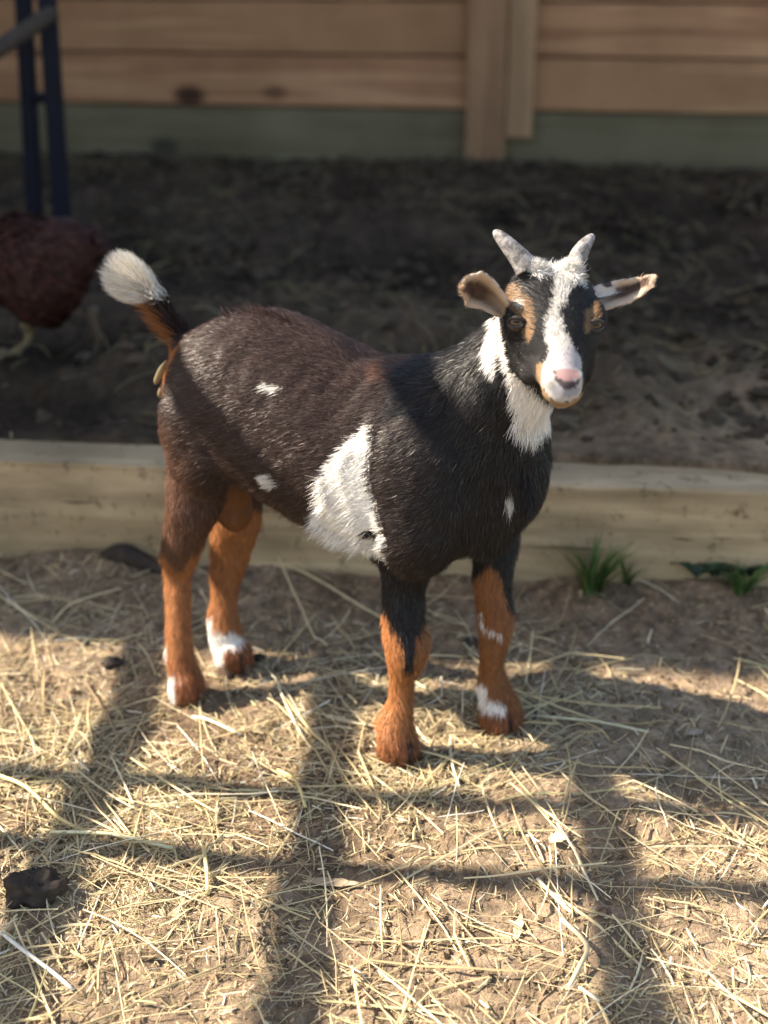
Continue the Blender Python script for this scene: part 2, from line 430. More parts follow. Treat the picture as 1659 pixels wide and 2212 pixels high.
# torso
f_body = new_field()
sweep(f_body, [(bp(.008, 0, .372), .034, .040), (bp(.024, 0, .369), .056, .064), (bp(.046, 0, .371), .068, .081), (bp(.08, 0, .369), .076, .096),
               (bp(.13, 0, .354), .082, .100), (bp(.19, 0, .334), .086, .098), (bp(.25, 0, .325), .082, .099), (bp(.295, 0, .332), .072, .095),
               (bp(.330, 0, .336), .058, .080), (bp(.355, 0, .340), .040, .054)], UPV)
ellipsoid(f_body, bp(.285, -.060, .315), (.050, .030, .082), np.array([BD, BN, UPV]))      # shoulders
ellipsoid(f_body, bp(.285, .055, .315), (.050, .030, .080), np.array([BD, BN, UPV]))
ellipsoid(f_body, bp(.030, -.042, .335), (.048, .030, .070), np.array([BD, BN, UPV]))      # thighs
ellipsoid(f_body, bp(.030, .042, .335), (.048, .030, .068), np.array([BD, BN, UPV]))
ellipsoid(f_body, bp(.336, 0, .302), (.036, .044, .062), np.array([BD, BN, UPV]))          # brisket
# neck
f_neck = new_field()
sweep(f_neck, [(bp(.27, 0, .360), .066, .072), (bp(.315, 0, .388), .060, .068), (np.array([.112, 1.196, .430]), .050, .058), (np.array([.132, 1.172, .470]), .042, .048),
               (np.array([.141, 1.152, .500]), .036, .038), (np.array([.144, 1.135, .508]), .032, .032)], np.array([0, 1., 0]))
# head
f_head = new_field()
sweep(f_head, [(hp(0, -.020, -.044), .026, .020), (hp(0, -.006, -.038), .034, .031), (hp(0, .014, -.038), .0385, .037), (hp(0, .034, -.038), .0385, .037),
               (hp(0, .053, -.038), .0345, .036), (hp(0, .070, -.0385), .0262, .031), (hp(0, .085, -.0385), .0210, .0262), (hp(0, .097, -.039), .0190, .0218),
               (hp(0, .106, -.0395), .0174, .0185), (hp(0, .112, -.0395), .0130, .0135)], HU)
for s in (-1, 1):
    ellipsoid(f_head, hp(s*.0335, .040, -.022), (.0085, .017, .010), np.array([HR, HF, HU]))   # brow over the eye
    ellipsoid(f_head, hp(s*.0225, .053, -.058), (.012, .028, .018), np.array([HR, HF, HU]))     # cheek and jaw
    ellipsoid(f_head, hp(s*.017, .003, -.004), (.013, .012, .012), np.array([HR, HF, HU]))     # horn seat
    ellipsoid(f_head, hp(s*.0105, .108, -.030), (.0075, .009, .0075), np.array([HR, HF, HU]))  # nostril wing
    ellipsoid(f_head, hp(s*.0085, .106, -.047), (.0085, .010, .0075), np.array([HR, HF, HU]))  # upper lip
ellipsoid(f_head, hp(0, .098, -.0585), (.0115, .015, .0065), np.array([HR, HF, HU]))           # chin
# legs: rows are photo x centre, photo y, ground distance Y, photo width, depth ratio
def leg(rows):
    f = new_field(); st = []
    for (x, y, Y, wd, dr) in rows:
        Y = Y+.016; c = pt(x, y, Y); r = wd/FPX*fwd(c)/2-.0008; st.append((c, r, r*dr))
    sweep(f, st, np.array([0, 1., 0]), 4, .02); return f, st
NF = [(905, 1080, 1.215, 110, .6), (892, 1150, 1.21, 120, .75), (880, 1215, 1.205, 112, .9), (873, 1270, 1.203, 100, .95), (871, 1330, 1.20, 92, 1.), (879, 1390, 1.197, 92, 1.), (877, 1425, 1.197, 76, 1.),
      (870, 1465, 1.20, 54, 1.05), (866, 1505, 1.20, 54, 1.05), (859, 1545, 1.20, 66, 1.05), (857, 1580, 1.197, 80, 1.0), (860, 1602, 1.195, 86, 1.05), (861, 1626, 1.205, 90, 1.1)]
FF = [(1085, 1120, 1.262, 80, .7), (1070, 1180, 1.262, 98, .8), (1063, 1230, 1.262, 92, .9), (1063, 1280, 1.262, 84, .95), (1069, 1330, 1.26, 79, 1.), (1068, 1370, 1.258, 70, 1.),
      (1062, 1410, 1.26, 55, 1.05), (1062, 1450, 1.262, 58, 1.05), (1067, 1485, 1.262, 74, 1.05), (1078, 1520, 1.258, 86, 1.), (1083, 1538, 1.256, 89, 1.05), (1085, 1561, 1.263, 93, 1.1)]
NH = [(438, 1000, 1.340, 150, .45), (416, 1085, 1.335, 124, .6), (400, 1150, 1.345, 98, .75), (392, 1200, 1.355, 84, .9), (385, 1240, 1.36, 62, 1.), (385, 1290, 1.352, 56, 1.1), (384, 1340, 1.342, 55, 1.1), (387, 1390, 1.335, 60, 1.1),
      (393, 1425, 1.33, 66, 1.05), (402, 1460, 1.325, 70, 1.05), (405, 1472, 1.322, 73, 1.05), (406, 1496, 1.327, 76, 1.1)]
FH = [(520, 1060, 1.40, 100, .5), (512, 1130, 1.405, 104, .7), (497, 1185, 1.41, 88, .85), (490, 1230, 1.41, 72, 1.), (485, 1275, 1.405, 58, 1.1), (482, 1320, 1.40, 60, 1.1), (487, 1355, 1.395, 68, 1.05),
      (493, 1390, 1.392, 70, 1.05), (501, 1408, 1.387, 80, 1.05), (502, 1434, 1.393, 82, 1.1)]
legs = [leg(r) for r in (NF, FF, NH, FH)]
f_leg = [l[0] for l in legs]
for (x, y, Y, r, k) in ((362, 1203, 1.372, .008, 2), (828, 1560, 1.232, .007, 0), (376, 1428, 1.358, .006, 2), (1048, 1500, 1.290, .006, 1),
                         (468, 1372, 1.412, .007, 3), (900, 1386, 1.207, .013, 0), (1083, 1345, 1.270, .011, 1)):   # hocks, knees, dewclaws
    ellipsoid(f_leg[k], pt(x, y, Y), (r, r, r*1.5))
# scrotum, sheath, tail stalk
f_misc = new_field()
c = pt(507, 1095, 1.365); ellipsoid(f_misc, c, (.0215, .02, .030))
c = pt(512, 1050, 1.365); ellipsoid(f_misc, c, (.02, .02, .025))
f_tail = new_field()
sweep(f_tail, [(pt(402, 745, 1.375), .014, .016), (pt(380, 715, 1.383), .012, .013), (pt(357, 683, 1.39), .010, .011), (pt(335, 652, 1.393), .009, .009), (pt(322, 640, 1.394), .007, .007)], np.array([0, 1., 0]))
S = smin(f_body, f_neck, .040)
S = smin(S, f_head, .022)
S = smin(S, f_leg[0], .030); S = smin(S, f_leg[1], .026); S = smin(S, f_leg[2], .030); S = smin(S, f_leg[3], .022)
S = smin(S, f_misc, .008); S = smin(S, f_tail, .014)
# mouth slit and nostrils pressed in
f_cut = new_field()
for s in (-1, 1):
    sweep(f_cut, [(hp(s*.0045, .1245, -.0385), .0018, .0018), (hp(s*.0085, .1215, -.0325), .0028, .0028), (hp(s*.0130, .1165, -.0285), .0020, .0020)], HU, 3, .008)
    sweep(f_cut, [(hp(0, .1200, -.0525), .0013, .0013), (hp(s*.010, .1155, -.0540), .0013, .0013), (hp(s*.0165, .103, -.0525), .0013, .0013), (hp(s*.0200, .088, -.050), .001, .001)], HU, 3, .008)
sweep(f_cut, [(hp(0, .1245, -.0400), .0010, .0012), (hp(0, .1225, -.0500), .0010, .0012)], HR, 3, .008)      # groove of the upper lip
for (x0, y0_, x1, y1_, Y) in ((884, 1592, 889, 1655, 1.197), (1098, 1530, 1106, 1585, 1.256), (425, 1468, 431, 1512, 1.324), (517, 1405, 523, 1450, 1.388)):   # cleft between the claws
    sweep(f_cut, [(pt(x0, y0_, Y+.004), .0014, .0014), (pt((x0+x1)/2, (y0_+y1_)/2, Y), .0030, .0030), (pt(x1, y1_, Y-.004), .0036, .0036)], np.array([0, 1., 0]), 3, .01)
S = -smin(-S, f_cut, .003)
FIELDS = dict(body=f_body, neck=f_neck, head=f_head, nf=f_leg[0], ff=f_leg[1], nh=f_leg[2], fh=f_leg[3], misc=f_misc, tail=f_tail)

def surface_nets(S):
    ins = S < 0
    n = S.shape
    c = np.zeros((n[0]-1, n[1]-1, n[2]-1), np.uint8)
    for dx in (0, 1):
        for dy in (0, 1):
            for dz in (0, 1): c += ins[dx:n[0]-1+dx, dy:n[1]-1+dy, dz:n[2]-1+dz]
    act = (c > 0) & (c < 8); I = np.argwhere(act); idx = np.full(act.shape, -1, np.int32); idx[act] = np.arange(len(I))
    acc = np.zeros((len(I), 3)); cnt = np.zeros(len(I))
    corners = [np.array([a, b, d]) for a in (0, 1) for b in (0, 1) for d in (0, 1)]
    for ca in corners:
        for ax in range(3):
            if ca[ax]: continue
            cb = ca.copy(); cb[ax] = 1
            A = S[tuple((I+ca).T)]; B = S[tuple((I+cb).T)]; m = (A < 0) != (B < 0)
            t_ = np.where(m, A/np.where(A-B == 0, 1, A-B), 0)
            p = I+ca+(cb-ca)*t_[:, None]; acc[m] += p[m]; cnt[m] += 1
    V = acc/cnt[:, None]*DX+LO
    faces = []
    for ax in range(3):
        o1, o2 = [(1, 2), (2, 0), (0, 1)][ax]
        sA = [slice(1, -1)]*3; sA[ax] = slice(0, -1); sB = list(sA); sB[ax] = slice(1, None)
        A = ins[tuple(sA)]; B = ins[tuple(sB)]
        E = np.argwhere(A != B); a_in = A[tuple(E.T)]
        E = E+np.array([1 if i != ax else 0 for i in range(3)])
        def cell(d1, d2):
            q = E.copy(); q[:, o1] -= d1; q[:, o2] -= d2; return idx[tuple(q.T)]
        q = np.stack([cell(1, 1), cell(0, 1), cell(0, 0), cell(1, 0)], -1)
        q[~a_in] = q[~a_in][:, ::-1]; faces.append(q)
    return V, np.concatenate(faces)
GVt, GFc = surface_nets(S)
# light smoothing
def smooth_mesh(V, Fq, it, lam=.5):
    e = np.concatenate([Fq[:, [0, 1]], Fq[:, [1, 2]], Fq[:, [2, 3]], Fq[:, [3, 0]]]); e = np.concatenate([e, e[:, ::-1]])
    cnt = np.bincount(e[:, 0], minlength=len(V))[:, None]
    for _ in range(it):
        s_ = np.stack([np.bincount(e[:, 0], weights=V[e[:, 1], k], minlength=len(V)) for k in range(3)], -1)
        V = V+(s_/np.maximum(cnt, 1)-V)*lam
    return V
GVt = smooth_mesh(GVt, GFc, 2)
# vertex normals
def vnormals(V, Fq):
    a = np.cross(V[Fq[:, 2]]-V[Fq[:, 0]], V[Fq[:, 3]]-V[Fq[:, 1]]); out = np.zeros_like(V)
    for k in range(4):
        for j in range(3): out[:, j] += np.bincount(Fq[:, k], weights=a[:, j], minlength=len(V))
    return norm(out), a
GNm, _ = vnormals(GVt, GFc)
nh_ = np.clip((np.linalg.norm(GVt-(HP+HF*.05-HU*.03), axis=-1)-.10)/.03, 0, 1)      # leave the head as modelled
GVt = GVt+GNm*((.0024*vnoise(GVt[:, 0]*1.1+GVt[:, 1], GVt[:, 2], 22)+.0013*vnoise(GVt[:, 0]-GVt[:, 1], GVt[:, 2]+3, 60))*nh_)[:, None]
GNm, _ = vnormals(GVt, GFc)
body_bvh = BVHTree.FromPolygons([tuple(v) for v in GVt], [tuple(f) for f in GFc.tolist()])
def ray(px, py):
    """where the sight line of photo point px, py meets the goat"""
    d = Vector(pt(px, py, 1.0))-Vector((0, 0, CAM_H)); h = body_bvh.ray_cast(Vector((0, 0, CAM_H)), d.normalized())
    return (np.array(h[0]), np.array(h[1])) if h[0] is not None else (None, None)

def sample(field, P):
    q = np.clip(np.round((P-LO)/DX).astype(int), 0, NXYZ-1); return field[tuple(q.T)]
KEYS = list(FIELDS)
def part_w(P, soft=.006):
    D = np.stack([sample(FIELDS[k], P) for k in KEYS], -1); D = D-D.min(-1, keepdims=True)
    W = np.exp(-D/soft); return W/W.sum(-1, keepdims=True)

# ---- coat markings: outlines measured on the photo, carried on to the flank plane or the face plane of the animal
BPL = (bp(0, -.085, 0), BD, UPV, BN); HPL = (hp(0, 0, -.010), HR, HF, HU)
MV = norm(hp(0, .11, -.035)-np.array([0, 0, CAM_H])); MR = norm(np.cross(MV, UPV)); MPL = (hp(0, .115, -.035), MR, np.cross(MR, MV), MV)   # muzzle plane
def to_plane(pl, pts):
    o, u, v_, n = pl; out = []
    for (x, y) in pts:
        d = pt(x, y, 1.0)-np.array([0, 0, CAM_H]); c0 = np.array([0, 0, CAM_H])
        t_ = (o-c0).dot(n)/d.dot(n); p = c0+d*t_-o; out.append((p.dot(u), p.dot(v_)))
    return np.array(out)
def in_poly(P2, poly):
    x, y = P2[:, 0], P2[:, 1]; ins = np.zeros(len(x), bool); n = len(poly); j = n-1
    for i in range(n):
        xi, yi = poly[i]; xj, yj = poly[j]
        m = ((yi > y) != (yj > y)) & (x < (xj-xi)*(y-yi)/(yj-yi+1e-12)+xi); ins ^= m; j = i
    return ins
def hc(pts): return [(958.5+x*.3022, 464.5+y*.3022) for x, y in pts]     # head close-up to photo
WHITE = np.array([.80, .775, .73]); BLACK = np.array([.009, .0085, .009]); DKBR = np.array([.034, .020, .0165]); BROWN = np.array([.15, .072, .045])
ORANGE = np.array([.37, .148, .055]); RUST = np.array([.25, .092, .040]); TAN = np.array([.17, .098, .048]); PINK = np.array([.28, .17, .165]); CREAM = np.array([.26, .17, .095])
# flank plane patches
PB = dict(
 white=[(790, 925), (797, 960), (794, 1010), (800, 1060), (812, 1095), (824, 1130), (832, 1165), (832, 1225), (740, 1215), (690, 1175), (655, 1138), (690, 1112), (694, 1060), (700, 1025), (712, 1000), (735, 970), (765, 945)],
 notch=[(775, 1158), (800, 1146), (818, 1150), (820, 1176), (795, 1174)],
 spot1=[(543, 838), (565, 842), (590, 848), (586, 857), (560, 855)],
 spot2=[(558, 1030), (578, 1028), (603, 1048), (585, 1060), (560, 1055)],
 spot3=[(1098, 1060), (1106, 1062), (1108, 1092), (1098, 1108), (1093, 1085)],
 rust=[(740, 790), (800, 785), (810, 830), (770, 860), (735, 840)],
 throat=[(1052, 728), (1066, 700), (1080, 672), (1100, 672), (1100, 720), (1106, 790), (1116, 820), (1145, 850), (1190, 880), (1240, 885), (1215, 905), (1205, 930), (1193, 950), (1160, 962), (1128, 962), (1112, 925), (1102, 885), (1098, 850),
         (1090, 800), (1082, 790), (1066, 815), (1056, 800), (1048, 765)],
 thigh=[(330, 840), (372, 850), (405, 930), (450, 990), (500, 1020), (500, 1090), (470, 1150), (440, 1185), (330, 1190)])
PB = {k: to_plane(BPL, v) for k, v in PB.items()}
MV = norm(hp(0, .11, -.035)-np.array([0, 0, CAM_H])); MR = norm(np.cross(MV, UPV)); MUp = np.cross(MR, MV)
NPL = (pt(1110, 850, 1.13), MR, MUp, MV); CPL = (pt(1102, 1085, 1.165), MR, MUp, MV)
P_lobe = to_plane(NPL, hc([(330, 690), (400, 740), (408, 900), (400, 1000), (372, 1160), (310, 1070), (288, 980), (318, 880), (345, 780)]))
P_stripe = to_plane(NPL, hc([(395, 690), (440, 740), (520, 900), (560, 1150), (620, 1200), (720, 1300), (820, 1340), (900, 1360), (830, 1430), (745, 1560), (640, 1605), (560, 1545), (505, 1400), (468, 1300), (474, 1210), (436, 1090), (418, 930)]))
P_chest = to_plane(CPL, [(1097, 1058), (1106, 1060), (1110, 1092), (1098, 1110), (1092, 1085)])
def on_plane(pl, q, poly): d_ = q-pl[0]; return in_poly(np.stack([d_.dot(pl[1]), d_.dot(pl[2])], -1), poly)
PH = dict(
 blaze=[(598, 335), (640, 300), (700, 330), (750, 368), (830, 352), (880, 300), (960, 330), (985, 390), (1000, 480), (1012, 545), (940, 560), (900, 585), (885, 640), (870, 700), (820, 740), (845, 790), (905, 880), (925, 930), (960, 985), (985, 1060),
        (990, 1200), (985, 1290), (900, 1330), (800, 1330), (730, 1270), (685, 1190), (695, 1110), (725, 1050), (745, 1000), (755, 960), (722, 900), (730, 800), (775, 735), (792, 660), (790, 580), (800, 500), (760, 466), (700, 462), (650, 452), (612, 410)],
 orange=[(655, 1060), (706, 1055), (700, 1120), (690, 1190), (715, 1250), (770, 1318), (850, 1345), (940, 1320), (1010, 1250), (1000, 1400), (760, 1420), (690, 1290), (655, 1200)],
 grey=[(775, 1290), (760, 1230), (830, 1190), (960, 1190), (975, 1260), (900, 1310)],
 pink=[(795, 1105), (850, 1098), (930, 1096), (972, 1110), (968, 1165), (900, 1188), (840, 1180), (805, 1150)],
 hole=[(775, 1110), (800, 1120), (815, 1160), (860, 1188), (915, 1192), (970, 1165), (965, 1215), (900, 1245), (840, 1235), (795, 1180)],
 snout=[(830, 940), (930, 950), (960, 1040), (965, 1095), (800, 1095), (790, 1010)],
 tanl=[(480, 495), (550, 480), (575, 560), (640, 650), (660, 740), (640, 840), (605, 820), (585, 770), (545, 735), (545, 690), (500, 640), (465, 570)],
 tanr=[(1000, 715), (1050, 650), (1085, 580), (1100, 640), (1095, 720), (1060, 770), (1020, 850), (1005, 800)],
 wspot=[(545, 585), (580, 610), (575, 660), (548, 655)],
 cheek=[(455, 850), (500, 900), (560, 1000), (690, 1000), (680, 1150), (600, 1230), (520, 1130), (470, 1000)])
TPL = (hp(0, .0, -.005), MR, MPL[2], MV); PT = {k: to_plane(TPL, hc(v)) for k, v in PH.items()}
PM = {k: to_plane(MPL, hc(v)) for k, v in PH.items()}; PH = {k: to_plane(HPL, hc(v)) for k, v in PH.items()}
def coat_color(P, Nn, jit=0.0):
    n = len(P); W = part_w(P); part = W.argmax(-1); K = {k: i for i, k in enumerate(KEYS)}
    ph, pv = photo_xy(P)                                   # only to measure heights along the legs
    s = (P-BO).dot(BD); l = (P-BO).dot(BN); z = P[:, 2]
    J = (rng.random((n, 3))-.5)*2*jit
    q = P+J
    c = np.tile(DKBR, (n, 1)).astype(float)
    # brown black barrel to black forequarter and neck
    tb = np.clip((s-.20)/.14, 0, 1)[:, None]; c = c*(1-tb)+BLACK*1.3*tb
    m = part == K['neck']; c[m] = BLACK*1.15
    b2 = np.stack([(q-BPL[0]).dot(BD), q[:, 2]], -1)
    trunk = (part == K['body']) | (part == K['neck']) | (part == K['nf']) | (part == K['misc'])| (part == K['nh'])
    near = Nn.dot(BN) < .35
    def P_(k): return in_poly(b2, PB[k])
    th = np.clip((.365-z)/.08, 0, 1)*np.clip((.05-s)/.07, 0, 1)*((part == K['body']) | (part == K['nh']) | (part == K['fh']))
    c = c*(1-th[:, None])+BROWN*th[:, None]
    m = P_('rust') & trunk & near; c[m] = c[m]*.6+BROWN*.4
    rr = ((part == K['body']) & (Nn.dot(BD) < -.62) & (s < .0) & (np.abs(l) < .04) & (z < .43)); c[rr] = ORANGE*.9
    m = P_('white') & (part == K['body']) & near; c[m] = WHITE
    m = (part == K['body']) & (Nn[:, 2] < -.55) & (s > .185) & (s < .25); c[m] = WHITE*.95
    m = P_('notch') & trunk & near & (Nn[:, 2] > -.9); c[m] = BLACK
    for k_ in ('spot1', 'spot2'):
        m = P_(k_) & (trunk | (part == K['ff'])) & near; c[m] = WHITE*.75
    nk = (part == K['neck']) | (part == K['body']) | ((part == K['head']) & (((q-HP).dot(HU) < -.066) | ((q-HP).dot(HF) < -.004)))
    m = (on_plane(NPL, q, P_lobe) | on_plane(NPL, q, P_stripe)) & nk & (Nn[:, 1] < .35); c[m] = WHITE
    m = on_plane(CPL, q, P_chest) & (part != K['head']) & (Nn[:, 1] < .1); c[m] = WHITE*.6
    # legs
    for k_, X in (('nf', 'nf'), ('ff', 'ff'), ('nh', 'nh'), ('fh', 'fh')):
        m = part == K[k_]
        x, y = photo_xy(q[m]); nz = Nn[m]; cc = c[m].copy()
        wob = 10*np.sin(x*.21)+6*np.sin(x*.09+y*.05)
        if k_ == 'nf':
            top = 1392+wob*.6-np.abs(x-872)*1.7+np.where(x > 885, 26, 0)
            cc[:] = BLACK*1.2; o = y > top; cc[o] = ORANGE
            dk = o & (y < 1450) & (np.abs(x-884-(y-1400)*-.02) < 11) & (nz[:, 1] < 0); cc[dk] = BLACK*2.5
            lo = np.clip((y-1560)/60, 0, 1)[:, None]*o[:, None]; cc = cc*(1-lo)+RUST*lo
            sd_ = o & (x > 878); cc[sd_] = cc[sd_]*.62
        if k_ == 'ff':
            cc[:] = BLACK*1.2; o = (y > 1215+np.abs(x-1058)*1.0) & (x > 1030-(y-1200)*.25) & ((x < 1093+(y-1300)*.2) | (y > 1320)); o |= y > 1345
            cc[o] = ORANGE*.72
            w1 = ((np.abs(x-(1040+(y-1330)*.16)) < 3.2) & (y > 1315) & (y < 1350)) | ((np.abs(y-(1350+(x-1045)*.55)) < 4.5+.04*np.abs(x-1050)) & (x > 1042) & (x < 1085)); cc[w1 & (nz[:, 1] < .1) & (jit > 0)] = WHITE
            w2 = ((y > 1465+(x-1020)*.55) & (y < 1512+(x-1020)*.62) & (x < 1052)) | ((np.abs(y-(1520+(x-1050)*.30)) < 13) & (x >= 1044) & (x < 1090)); cc[w2 & (nz[:, 1] < .5)] = WHITE
            lo = (y > 1535)[:, None]; cc = np.where(lo & (cc[:, :1] < .6), RUST*.95, cc)
        if k_ == 'nh':
            top = 1235+wob*.5+(np.where(x < 380, -40+(x-350)*1.1, -(x-380)*1.0))
            o = y > top; cc[~o] = c[m][~o]*(.75 if True else 1)
            cc[o] = ORANGE*.92; lo = np.clip((y-1400)/60, 0, 1)[:, None]*o[:, None]; cc = cc*(1-lo)+RUST*lo
            ww = ((y > 1455) & (x < 379)) | ((y > 1385) & (y < 1422) & (x < 361)); cc[ww] = WHITE*.8
        if k_ == 'fh':
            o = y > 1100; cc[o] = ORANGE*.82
            w2 = (y > 1364+wob*.3) & (y < np.where(x < 482, 1432, 1402-(x-482)*.2)) & (x < 521); cc[w2 & (nz[:, 1] < .6)] = WHITE
            w3 = (y > 1330) & (y < 1368) & (x < 460); cc[w3] = WHITE*.7
            lo = ((y > 1395) & (cc[:, 0] < .6)); cc[lo] = RUST*.9
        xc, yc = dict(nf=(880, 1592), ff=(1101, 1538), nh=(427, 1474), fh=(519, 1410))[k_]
        cl = (np.abs(x-xc-(y-yc)*.08) < 3.4) & (y > yc) & (nz[:, 1] < .3); cc[cl] = BLACK*1.5  # crease shade between the claws painted into the leg colour
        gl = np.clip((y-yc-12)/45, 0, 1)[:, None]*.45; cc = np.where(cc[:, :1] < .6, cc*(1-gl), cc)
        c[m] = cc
    m = part == K['misc']; c[m] = ORANGE*.32
    m = part == K['tail']; c[m] = DKBR
    tl = m & ((Nn.dot(np.array([-.75, 0, -.65])) > .1)); c[tl] = ORANGE*.8
    # head
    m = part == K['head']
    hq = q[m]-HPL[0]; h2 = np.stack([hq.dot(HR), hq.dot(HF)], -1); hu = (P[m]-HP).dot(HU); hn = Nn[m].dot(HU); cc = np.tile(BLACK*1.1, (m.sum(), 1))
    top = hu > -.060; side = hu > -.066
    mq = q[m]-MPL[0]; m2 = np.stack([mq.dot(MR), mq.dot(MPL[2])], -1); muz = hq.dot(HF) > .070
    tq = q[m]-TPL[0]; t2 = np.stack([tq.dot(MR), tq.dot(MPL[2])], -1); pol = hq.dot(HF) < .018
    def H_(k): return np.where(muz, in_poly(m2, PM[k]), np.where(pol, in_poly(t2, PT[k]), in_poly(h2, PH[k])))
    a = H_('cheek') & (hn < .6); cc[a] = BLACK*3.2
    for k_ in ('tanl', 'tanr'): a = H_(k_) & side; cc[a] = TAN
    a = H_('wspot') & side; cc[a] = WHITE*.6
    a = H_('blaze') & side & ((hn > -.35) | (hq.dot(HF) > .085)); cc[a] = WHITE*(.66-.22*np.clip((hq[a].dot(HF)-.015)/.065, 0, 1))[:, None]  # face white set below the body white, weaker light put into the colour
    a = H_('snout') & (hn > .2); cc[a] = np.array([.34, .315, .325])
    a = H_('orange') & (hq.dot(HF) > .076) & (np.abs(hq.dot(HR)) < .024); cc[a] = CREAM*.85
    a = (hq.dot(HF) > .080) & (hu < -.0575) & (np.abs(hq.dot(HR)) < .020); cc[a] = np.array([.26, .21, .165])
    a = H_('grey') & (hq.dot(HF) > .092); cc[a] = np.array([.24, .24, .26])
    a = H_('hole') & (hq.dot(HF) > .098); cc[a] = np.array([.05, .04, .042])  # dark inside of the nostrils painted on as colour
    a = H_('pink') & (hq.dot(HF) > .095); cc[a] = PINK
    a = (hq.dot(HF) < .072) & (hu < -.069); cc[a] = BLACK*1.3
    c[m] = cc
    return c
gcolv = coat_color(GVt, GNm)
# ears: cupped blades, joined into the one body mesh
def ear(cl, Y0, Y1, curl, up_sign, side):
    D = catmull(np.array([[x, y, wd] for x, y, wd in cl]), 5); n = len(D); m = 15
    Vs, Cs = [], []
    for i, (x, y, wd) in enumerate(D):
        t_ = i/(n-1); j = min(i+6, n-1); k_ = max(i-6, 0); tx, ty = D[j, 0]-D[k_, 0], D[j, 1]-D[k_, 1]; L = math.hypot(tx, ty); nx_, ny_ = -ty/L, tx/L
        for a in range(m):
            v_ = (a/(m-1))*2-1
            Y = Y0+(Y1-Y0)*t_+curl*(1-v_*v_)*math.sin(min(1, t_*1.15+.12)*math.pi)**.6+.006*v_*up_sign
            Vs.append(pt(x+nx_*wd/2*v_, y+ny_*wd/2*v_, Y)); Cs.append((t_, v_))
    Vs = np.array(Vs); Cs = np.array(Cs)
    i = np.arange(n-1)[:, None]*m; j = np.arange(m-1)[None]
    q = np.stack([i+j, i+j+1, i+m+j+1, i+m+j], -1).reshape(-1, 4)
    nn, _ = vnormals(Vs, q)
    if nn[:, 1].mean() > 0: q = q[:, ::-1]; nn = -nn
    th = (.0018*(1-np.abs(Cs[:, 1])**4)+.0009)[:, None]
    F1 = Vs+nn*th; B1 = Vs-nn*th; N_ = len(Vs)
    r_ = [np.arange(m-1), np.arange(m-1)+(n-1)*m]
    rim = []
    b0 = np.arange(n-1)*m; rim.append(np.stack([b0, b0+m, b0+m+N_, b0+N_], -1)); b1 = b0+m-1; rim.append(np.stack([b1+m, b1, b1+N_, b1+m+N_], -1))
    e = (n-1)*m+np.arange(m-1); rim.append(np.stack([e, e+1, e+1+N_, e+N_], -1))
    V2 = np.vstack([F1, B1]); F2 = np.concatenate([q, q[:, ::-1]+N_]+rim)
    tt, v2 = Cs[:, 0], Cs[:, 1]; pale = np.array([.52, .40, .30]); dark = np.array([.085, .052, .042]); w_ = np.clip((np.abs(v2)-.50)/.3, 0, 1)
    w_ = np.maximum(w_, np.clip((tt-.82)/.12, 0, 1)); w_ = np.maximum(w_, np.clip((.30-tt)/.2, 0, 1)*.55)
    cf = dark*(1-w_[:, None])+pale*w_[:, None]
    if side > 0:
        wt = np.clip((.38-tt)/.1, 0, 1)*(v2*up_sign > -.1); cf = cf*(1-wt[:, None])+np.array([.62, .60, .58])*wt[:, None]
    cb = np.tile(np.array([.50, .44, .38]), (N_, 1)); mott = (vnoise(Vs[:, 0], Vs[:, 2], 260) > .25); cb[mott] = (.06, .05, .05)
    if side > 0:
        fm_ = mott & (tt < .36) & (v2*up_sign > -.2); cf[fm_] = (.07, .06, .06)
    return V2, F2, np.vstack([cf, cb]), n*m, nn
e1 = ear([(1094, 674, 34), (1078, 660, 46), (1058, 643, 62), (1040, 631, 76), (1024, 624, 80), (1018, 621, 64), (1011, 618, 54), (1005, 616, 42), (1001, 614.5, 27), (998.5, 614, 8)], 1.120, 1.100, .014, -1, -1)
e2 = ear([(1278, 650, 48), (1300, 643, 54), (1325, 636, 54), (1350, 630, 52), (1375, 621, 42), (1390, 614, 32), (1402, 609, 23), (1410, 605, 12)], 1.135, 1.140, .011, -1, 1)
allV = [GVt]; allF = [GFc]; allC = [gcolv]; off = len(GVt)
for e in (e1, e2):
    allV.append(e[0]); allF.append(e[1]+off); allC.append(e[2]); off += len(e[0])
goat = empty('goat', (.0, 1.27, 0))
tag(goat, 'young black, white and tan horned goat standing on straw and facing the camera', 'goat')
coat_m = attr_mat('goat_skin', .75, .2)
body = link('body', np_mesh('body', np.vstack(allV), np.vstack(allF), True, np.vstack(allC)), coat_m, goat)
body['label'] = 'black trunk with a white flank patch, tan legs and white throat'

